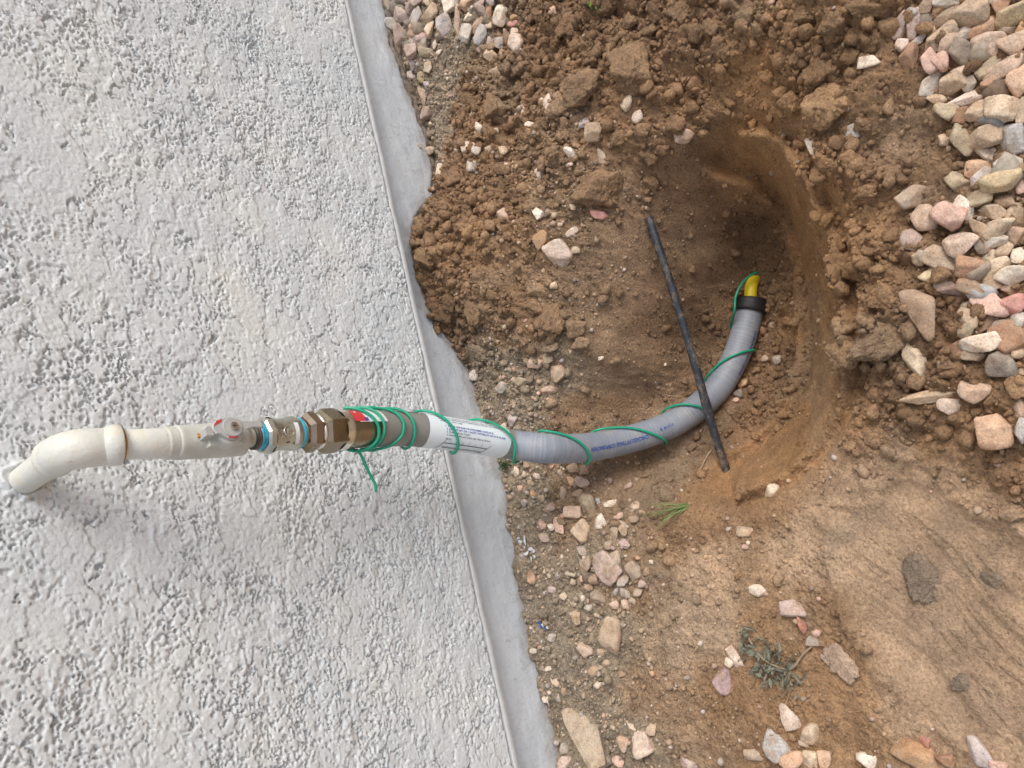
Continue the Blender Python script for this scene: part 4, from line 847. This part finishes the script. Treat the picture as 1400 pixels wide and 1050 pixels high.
CLODS = [(925,20,40,35,0),(896,15,28,20,70),(962,19,22,18,0),(971,37,25,22,0),(1137,32,34,30,0),(1037,42,22,20,0),(1061,45,17,15,0),(1185,12,50,30,-10),(1132,146,62,56,10),(1122,100,44,38,20),(1082,145,36,28,70),(862,95,66,52,80),
 (797,120,60,42,-20),(768,147,42,34,0),(777,37,34,30,0),(986,66,32,24,30),(949,45,28,24,0),(745,75,20,18,0),(640,135,22,18,0),(673,145,32,24,80),(620,180,24,16,70),(652,97,14,12,0),(671,30,20,18,30),(829,10,36,26,0),(816,257,66,58,20),
 (1181,265,38,28,0),(1208,407,42,34,20),(1170,369,30,30,0),(1200,468,80,52,-20),(1151,486,42,38,0),(582,355,30,27,0),(576,315,26,22,70),(617,413,26,24,0),(608,431,25,22,0),(650,423,46,27,80),(754,438,52,36,-50),(734,397,30,26,0),(731,420,25,23,0),
 (655,483,38,23,10),(753,474,24,17,0),(787,451,27,25,0),(793,469,25,20,0),(574,378,13,12,0),(597,452,13,12,0),(630,452,22,16,60),(690,230,34,24,0),(625,245,28,24,0),(885,215,26,20,40),(905,205,20,15,0),(878,178,24,18,0),(925,170,30,24,30),
 (890,250,26,18,60),(845,190,24,18,0),(1190,60,28,22,0),(1180,170,22,18,0),(1160,215,22,20,0),(1120,240,26,22,40),(1130,300,20,18,0),(1150,395,24,20,0),(1050,105,26,20,60),(1090,80,22,20,0),(1020,20,26,20,20),(1100,20,28,22,0),(1385,700,34,28,0),
 (1255,548,30,22,10),(1190,600,26,18,0),(1295,500,24,20,0),(1060,395,16,14,0),(1078,440,16,14,0),(1052,520,14,12,0),(1245,330,22,18,0),(1390,530,34,24,60),(885,40,26,20,0),(740,20,24,20,20),(710,95,18,16,0),(860,30,22,18,0)]
PATCHES = [(1261,790,70,52,60,'dark flat lump of clay stuck on the smeared mud'),(1361,793,36,28,60,'small dark clay scrap on the smeared mud near the right edge'),(1150,905,56,40,20,'round flat pat of smooth clay below the smeared mud'),(1314,935,32,22,-30,'grey clay scrap at the lower end of the smeared mud')]

# ------------------------------------------------------------------ labels that single each stone out
LAND = [('the black pipe\'s upper end', 889, 303), ('the yellow gas pipe', 1029, 392), ('the wilted weed', 1045, 905), ('the grass tuft', 908, 698), ('the wedge-shaped rock', 800, 1000), ('the large white stone above the conduit', 761, 345),
        ('the big long brown stone', 1264, 430), ('the white label', 630, 595), ('the paint flakes', 725, 745), ('the blue scrap', 745, 855), ('the foundation near the top', 560, 90), ('the foundation below the conduit', 700, 700), ('the black pipe\'s lower end', 990, 635), ('the lower edge of the hole', 900, 660)]
def region(x_, y_):
    if x_ > 1205 and y_ < 560: return 'in the right gravel bed'
    if x_ > 1205: return 'on the soil at lower right'
    if x_ < 735 and y_ < 92 or x_ < 590 and y_ < 130: return 'in the top gravel pile'
    if y_ < 290: return 'on the crumbly top spoil'
    if x_ > 980 and 430 < y_ < 600: return 'on the floor of the hole'
    if y_ < 590: return 'on the soil above the conduit'
    if x_ < 890 and y_ < 930: return 'in the rubble below the conduit'
    if y_ > 960: return 'along the bottom edge'
    return 'on bare soil below the hole'
def size_word(w, h):
    a_ = math.sqrt(w*h)
    return 'large' if a_ > 36 else '' if a_ > 21 else 'small' if a_ > 12 else 'tiny'
def shape_word(w, h): return 'long' if w/h > 2.1 else 'oblong' if w/h > 1.45 else 'angular' if (int(w*7+h*3) % 2) and w/h > 1.2 else 'blocky'
def dirw(dx, dy):
    if abs(dx) > abs(dy): return 'right of' if dx > 0 else 'left of'
    return 'below' if dy > 0 else 'above'
def make_labels(items, noun):
    """items: (x, y, w, h, colour word)"""
    n = len(items); lab = [' '.join(f'{size_word(i[2], i[3])} {i[4]} {shape_word(i[2], i[3])} {noun} {region(i[0], i[1])}'.split()) for i in items]
    def dups():
        d = {}
        for k, l in enumerate(lab): d.setdefault(l, []).append(k)
        return [v_ for v_ in d.values() if len(v_) > 1]
    for grp in dups():
        for k in grp:
            i = items[k]; nb = sorted((math.hypot(i[0]-j[0], i[1]-j[1]), m_) for m_, j in enumerate(items) if m_ != k)[:1][0]; j = items[nb[1]]
            lab[k] = ' '.join(f'{size_word(i[2], i[3])} {i[4]} {shape_word(i[2], i[3])} {noun} {region(i[0], i[1])}, {dirw(i[0]-j[0], i[1]-j[1])} a {size_word(j[2], j[3])} {j[4]} one'.split())
    for grp in dups():
        ys = sorted(grp, key=lambda k: items[k][1]); names = ['upper', 'lower'] if len(ys) == 2 else ['top', 'middle', 'bottom'] if len(ys) == 3 else None
        for q_, k in enumerate(ys):
            if names: lab[k] = names[q_]+' '+lab[k]
            else: lab[k] = ['highest', 'second highest', 'third', 'fourth', 'fifth', 'sixth', 'seventh', 'eighth'][min(q_, 7)]+' '+lab[k]
    out = []
    for l in lab:
        wd = l.split(); out.append(' '.join(wd[:16]).rstrip(','))
    return out
SL = make_labels([(s_[0], s_[1], s_[2], s_[3], CN[s_[5]][0]) for s_ in stones], 'stone')
SPECIAL = {(761, 346): 'large pinkish white stone with ragged edge on the soil above the conduit', (1264, 430): 'big long brown stone standing out at the left of the gravel bed', (1055, 672): 'cream stone alone below the lower lip of the hole',
           (1021, 727): 'small flat tan stone alone on bare soil below the hole', (702, 574): 'pale lavender stone tucked behind the grey conduit beside the foundation', (1248, 1031): 'orange brown streaked stone at the bottom edge of the picture'}
GROUPS = {}
for k, s_ in enumerate(stones):
    x_, y_, w, h, an, cc_ = s_; packed = (x_ > 1225 and y_ < 500) or (y_ < 75 and x_ < 730)
    soiled = region(x_, y_); lf = .34 if packed else .12
    o, P_ = place_rock('stone', x_, y_, w*1.06, h*1.06, an, CN[cc_][1], 'rock', None, lf, 100+k, 3 if w > 17 else 2, .45, angular=rng.uniform(.8, 2.6))
    for (a_, b_), l in SPECIAL.items():
        if math.hypot(a_-x_, b_-y_) < 7: SL[k] = l
    tag(o, SL[k], 'stone', 'loose stones '+('in the gravel beds' if packed else 'on the dug soil'))
# the flat wedge of rock near the bottom
wx, wy = 803, 1003
o, P_ = place_rock('stone', wx, wy, 60, 90, 0, (.40, .345, .28), 'rock', .0075, .25, 5001, 4, .5, outline=[(770,972),(787,966),(813,958),(819,968),(824,1005),(831,1046),(806,1052),(796,1030),(786,1014),(775,992)])
tag(o, 'large wedge-shaped flat tan and grey rock at the bottom beside the foundation', 'stone', 'loose stones on the dug soil')
kx = .74/F_PX
CL_L = make_labels([(c_[0], c_[1], c_[2], c_[3], 'brown') for c_ in CLODS], 'clod of soil')
for k, (x_, y_, w, h, an) in enumerate(CLODS):
    cc_ = samp(GCOL[..., 0], *hit([x_], [y_])[0][0, :2])[0]
    q_, _ = hit([x_], [y_]); colr = np.array([samp(GCOL[..., c2], q_[0, 0], q_[0, 1])[0] for c2 in range(3)])*rng.uniform(.95, 1.12)
    if y_ < 100 and x_ > 820: colr = colr*.6+np.array((.30, .21, .13))*.4
    o, P_ = place_rock('dirt_clod', x_, y_, w*1.08, h*1.08, an, colr, 'clod', .8, .06, 900+k, 4 if w > 34 else 3, .4)
    l = CL_L[k].replace('blocky', 'rounded').replace('angular', 'lumpy')
    tag(o, l, 'dirt clod', 'clods of dug soil')
for k, (x_, y_, w, h, an, l) in enumerate(PATCHES):
    o, P_ = place_rock('clay_pat', x_, y_, w, h, an, (.34, .265, .195) if k != 2 else MU, 'clod', .16, .25, 700+k, 4, .1)
    tag(o, l, 'clay pat', 'flat pats of clay on the mud')

# ------------------------------------------------------------------ countless crumbs and gravel
def scatter(n, dens_fn, rfun, kind, colf, seed, name, mat, sub, xr=(-.42, 1.05), yr=(-.75, -.002), sink=.3, avoid=None, flat=(.6, 1)):
    g = np.random.default_rng(seed); X = g.uniform(*xr, n*6); Y = g.uniform(*yr, n*6); d_ = dens_fn(X, Y); keep = g.random(len(X)) < d_; X = X[keep][:n]; Y = Y[keep][:n]
    n = len(X); R = rfun(g, n, X, Y); dirs, Fc = ICO[sub]; nv = len(dirs); bank = []
    for q_ in range(24):
        p_ = normalise(clod_points(dirs, g) if kind == 'clod' else rock_points(dirs, g, g.uniform(.3, 1.3))); bank.append(p_)
    bank = np.array(bank); ids = g.integers(0, 24, n)
    Q = g.normal(size=(n, 4)); Q /= np.linalg.norm(Q, axis=1)[:, None]; a_, b_, c_, d2 = Q.T
    Rm = np.stack([1-2*(c_*c_+d2*d2), 2*(b_*c_-a_*d2), 2*(b_*d2+a_*c_), 2*(b_*c_+a_*d2), 1-2*(b_*b_+d2*d2), 2*(c_*d2-a_*b_), 2*(b_*d2-a_*c_), 2*(c_*d2+a_*b_), 1-2*(b_*b_+c_*c_)], -1).reshape(n, 3, 3)
    sc3 = np.stack([np.ones(n), g.uniform(.65, 1, n), g.uniform(*flat, n)], -1)*R[:, None]
    V = np.einsum('nij,nvj->nvi', Rm, bank[ids]*sc3[:, None, :])
    V += np.stack([X, Y, samp(H1, X, Y)+R*sink], -1)[:, None, :]
    Fa = (Fc[None]+(np.arange(n)*nv)[:, None, None]).reshape(-1, 3)
    cols = np.repeat(colf(g, X, Y, n), nv, axis=0)
    o = link(name, mesh_np(name, V.reshape(-1, 3), Fa, True, cols), mat); print(name, n, len(Fa)); return o
def at_col(X, Y): return np.stack([samp(GCOL[..., c2], X, Y) for c2 in range(3)], -1)
def soilc(g, X, Y, n): return np.clip(at_col(X, Y)*g.uniform(.86, 1.2, n)[:, None], .03, .9)
PAL = np.array([CN[k_][1] for k_ in 'WCLGTTNNPEMVRSSSIKSTTL'])
def pebc(g, X, Y, n):
    c_ = PAL[g.integers(0, len(PAL), n)]*np.array([1.15, 1.06, .96]); return np.clip(c_*.66+at_col(X, Y)*.34, 0, 1)*g.uniform(.8, 1.1, n)[:, None]
def powr(a, b_, p): return lambda g, n, X, Y: a*(1-g.random(n)*(1-(a/b_)**p))**(-1/p)
clump = lambda X, Y: .35+.65*sstep(-.35, .35, fbm(X*26, Y*26, 200, 3))
cr = lambda X, Y: samp(CRUMB, X, Y)**1.3*clump(X, Y)
pe = lambda X, Y: samp(PEBB, X, Y)**1.2*(.45+.55*sstep(-.3, .3, fbm(X*30, Y*30, 201, 3)))
tag(scatter(23000, lambda X, Y: np.clip(cr(X, Y)*.85+.13*(1-samp(SMG, X, Y))*sstep(.0, .12, samp(CRUMB, X, Y)), 0, 1), powr(.0010, .0032, 1.5), 'clod', soilc, 1, 'dirt_crumbs', M_SOIL, 0, sink=.35), 'small loose crumbs of brown soil strewn over the spoil', 'crumbs', None, 'stuff')
tag(scatter(4200, lambda X, Y: np.clip(cr(X, Y), 0, 1), powr(.0028, .0085, 2.4), 'clod', soilc, 2, 'dirt_lumps', M_SOIL, 1, sink=.30), 'coarse loose lumps of brown soil strewn over the spoil', 'lumps', None, 'stuff')
tag(scatter(17000, lambda X, Y: np.clip(pe(X, Y)*.8+.014*(1-.8*samp(SMG, X, Y)), 0, 1), powr(.0008, .0040, 1.6), 'rock', pebc, 3, 'fine_gravel', M_PEB, 0, sink=.25), 'fine grey and tan gravel grains strewn beside the foundation and over the soil', 'gravel', None, 'stuff')
# loose gravel filling the beds under the single stones and running on beyond the picture
bed_c, _ = hit([1225, 1290, 1330, 1300, 1320, 1400, 1500], [0, 120, 220, 330, 420, 480, 520])
bed2, _ = hit([740, 690, 620, 600], [0, 60, 90, 150])
def bed(X, Y):
    rail = np.interp(X, bed_c[:, 0][np.argsort(bed_c[:, 0])], bed_c[:, 1][np.argsort(bed_c[:, 0])])
    a_ = (Y < rail-.004)*(X > bed_c[5, 0]+.0)*1.0
    b_ = ((X > .66+.5*(-Y)) & (Y > -.15))*1.0
    c_ = (X > .70)*1.0*(Y < -.33) + (X < -.36)*.6 + ((X > 1.0)*1.0)
    return np.clip(a_+b_+c_, 0, 1)
sub_bed = scatter(1300, lambda X, Y: bed(X, Y), lambda g, n, X, Y: g.uniform(.006, .0125, n), 'rock', lambda g, X, Y, n: PAL[g.integers(0, len(PAL), n)]*g.uniform(.75, 1.0, n)[:, None], 9, 'gravel', M_PEB, 1, xr=(-.5, 1.5), yr=(-1.0, -.012), sink=.05)
tag(sub_bed, 'mixed landscaping gravel lying under and between the larger stones', 'gravel', None, 'stuff')

# ------------------------------------------------------------------ small living and littered things
M_LEAF = simple('wilted_leaf', (.20, .195, .145), .85, 0, .5, 150, .3); M_STEM = simple('dry_stem', (.34, .25, .16), .8, 0, .2)
M_GRASS = simple('grass_blade', (.22, .28, .10), .6, 0, .3, 90)
P0 = hit([1045], [905], H1)[0][0]
weed = tag(empty('wilted_weed', P0), 'wilted grey-green weed lying on the bare soil near the bottom', 'weed')
g = np.random.default_rng(44)
def g3(x_, y_, lift=0.0):
    p_ = hit([x_], [y_], H1)[0][0]; return p_+np.array([0, 0, lift])
st = catmull([g3(1115, 880, .002), g3(1100, 893, .004), g3(1085, 912, .006), g3(1060, 905, .008), g3(1040, 890, .007), g3(1022, 860, .006)], 8)
tube(st, .0009, 6, 'stem', M_STEM, weed)
for q_ in ([(1082, 915), (1079, 940), (1068, 955)], [(1079, 915), (1081, 945), (1072, 970), (1062, 998)], [(1050, 903), (1035, 925), (1028, 940)]): tube(catmull([g3(*p_, .003) for p_ in q_], 6), .0004, 5, 'stem', M_STEM, weed)
def leaf_mesh(L_, W_, curl, seed_):
    g_ = np.random.default_rng(seed_); V = []; n = 6
    for i in range(n+1):
        u_ = i/n; w = W_*sin(pi*min(.98, u_*.95+.03))**.8; bend = curl*u_*u_*L_
        for v_ in (-1, -.5, 0, .5, 1): V.append((u_*L_, v_*w/2, bend+abs(v_)*w*.30*(1+.5*sin(u_*9+seed_))+g_.normal()*.0003))
    return mesh_np('leaf', np.array(V), grid_faces(n+1, 5), True)
LM = [leaf_mesh(.009+.003*k/5, .0048+.0012*(k % 3), (-.5, .3, .7, -.2, .5)[k % 5], k) for k in range(6)]
for m_ in LM: m_.materials.append(M_LEAF)
cl = [(1045,885,14),(1030,880,12),(1055,900,16),(1070,912,14),(1080,925,12),(1035,905,10),(1045,920,8),(1025,862,7),(1022,872,8),(1060,922,10),(1085,905,8),(1090,935,6),(1070,893,6)]
for x_, y_, n in cl:
    for _ in range(n):
        p_ = g3(x_+g.normal()*7, y_+g.normal()*7, abs(g.normal())*.004+.0015); o = bpy.data.objects.new('leaf', LM[g.integers(0, 6)]); COL.objects.link(o); o.parent = weed
        o.location = p_-P0; o.rotation_euler = (g.normal()*1.1, g.normal()*1.1, g.uniform(0, 6.28)); s_ = g.uniform(.45, .95); o.scale = (s_, s_*g.uniform(.5, 1), s_)
def tuft(px_, py_, n, L_, label, spread, dirpx, mat=M_GRASS, name='grass_tuft'):
    p0 = g3(px_, py_); t_ = tag(empty(name, p0), label, 'grass')
    for _ in range(n):
        a_ = math.atan2(dirpx[1], dirpx[0])+g.normal()*spread; tipx = px_+cos(a_)*L_*g.uniform(.5, 1); tipy = py_+sin(a_)*L_*g.uniform(.5, 1)
        b0 = g3(px_+g.normal()*3, py_+g.normal()*3); tip = g3(tipx, tipy, g.uniform(.002, .012)); mid = (b0+tip)/2+np.array([0, 0, .008]); C_ = catmull([b0, mid, tip], 5)
        tube(C_, .0006, 4, 'blade', mat, t_, rad=list(np.linspace(.0006, .0001, len(C_))))
tuft(940, 692, 20, 60, 'small tuft of thin green grass lying below the conduit', .35, (-1, .18))
tuft(690, 634, 22, 18, 'tiny sprig of green weed under the conduit at the foundation edge', .8, (1, .15), simple('sprig', (.045, .10, .035), .7), 'grass_sprig')
M_MOSS = simple('moss', (.15, .22, .03), .8, 0, .4, 300, .4)
def flake(px_, py_, w, h, an, mat, parent, lift=.0015, name='flake', thick=.0006, k=7, seed_=0):
    g_ = np.random.default_rng(seed_); p_ = g3(px_, py_, lift); kk = proj(p_)[2]/F_PX; nr_ = np.array([0, -.15, 1.])+g_.normal(size=3)*.2; nr_ /= np.linalg.norm(nr_)
    a_ = radians(an); d_ = ray(px_+cos(a_), py_+sin(a_))-ray(px_, py_); ux = d_-(d_@nr_)*nr_; ux /= np.linalg.norm(ux); uy = np.cross(nr_, ux); V = []
    th = np.sort(g_.uniform(0, 2*pi, k)); rr = g_.uniform(.7, 1.05, k)
    for z_ in (0, thick):
        for t_, r_ in zip(th, rr): V.append(p_+ux*cos(t_)*r_*w/2*kk+uy*sin(t_)*r_*h/2*kk+nr_*z_)
    Fs = [tuple(range(k))[::-1], tuple(k+i for i in range(k))]+[(i, (i+1) % k, k+(i+1) % k, k+i) for i in range(k)]
    return pmesh(name, V, Fs, mat, parent, False)
FLAKE_LABELS = ['long upright paint flake at the top of the flake cluster near the foundation', 'paint flake at the upper left of the cluster, beside the long one', 'pale flake in the right middle of the cluster near the foundation', 'pale flake in the centre of the cluster, tilted', 'small pale flake at the right edge of the cluster', 'blocky pale flake lowest in the cluster near the foundation', 'tiny pale flake between the upper and middle flakes of the cluster', 'tiny pale flake at the far lower right of the cluster', 'thin pale flake leftmost in the cluster near the foundation']
M_FLAKE = simple('paint_chip', (.60, .62, .66), .6, 0, .08)
for k, (x_, y_, w, h, an) in enumerate([(721,737,15,8,80),(714,740,9,6,0),(728,750,10,7,30),(723,756,9,7,-20),(731,752,9,6,20),(727,764,8,8,60),(720,748,6,5,0),(733,760,6,5,10),(711,735,7,4,-40)]):
    o = flake(x_, y_, w, h, an, M_FLAKE, None, .003, 'paint_flake', .0007, 7, k)
    tag(o, FLAKE_LABELS[k], 'paint flake', 'paint flakes near the foundation')
scrap = tag(empty('plastic_scrap', g3(745, 855)), 'small crumpled blue and white scrap of plastic beside the foundation', 'litter')
M_SB = simple('blue_plastic', (.03, .14, .50), .35); M_SW = simple('white_plastic', (.7, .72, .74), .4)
for k, (x_, y_, w, h, an, mt) in enumerate([(741,851,9,4,40,M_SB),(746,854,7,5,20,M_SW),(748,857,8,3,60,M_SB),(752,857,6,4,0,M_SW),(743,856,5,4,90,M_SB)]): flake(x_, y_, w, h, an, mt, scrap, .004, 'fold', .0006, 6, 40+k)
moss = tag(empty('moss_patch', g3(822, 18)), 'tiny yellow-green bit of moss on a soil clod at the top', 'moss')
for k in range(9): flake(822+g.normal()*2.2, 18+g.normal()*3, 5, 4, g.uniform(0, 180), M_MOSS, moss, .012+.001*k, 'frond', .001, 6, 60+k)
rootm = simple('pale_root', (.50, .42, .30), .8)
for pts2, l in (([(975,615),(968,625),(962,637),(959,642)], 'pale thread-like root hanging by the black pipe\'s lower end'), ([(776,783),(790,786)], 'short pale splinter of wood lying in the rubble below the conduit')):
    t_ = catmull([g3(*p_, .004) for p_ in pts2], 6); o = tube(t_, .0006 if len(pts2) > 2 else .0022, 6, 'root' if len(pts2) > 2 else 'wood_splinter', rootm, None); tag(o, l, 'root' if len(pts2) > 2 else 'wood')
print('TRIS', sum(len(o.data.loops)-2*len(o.data.polygons) for o in bpy.data.objects if o.type == 'MESH'))
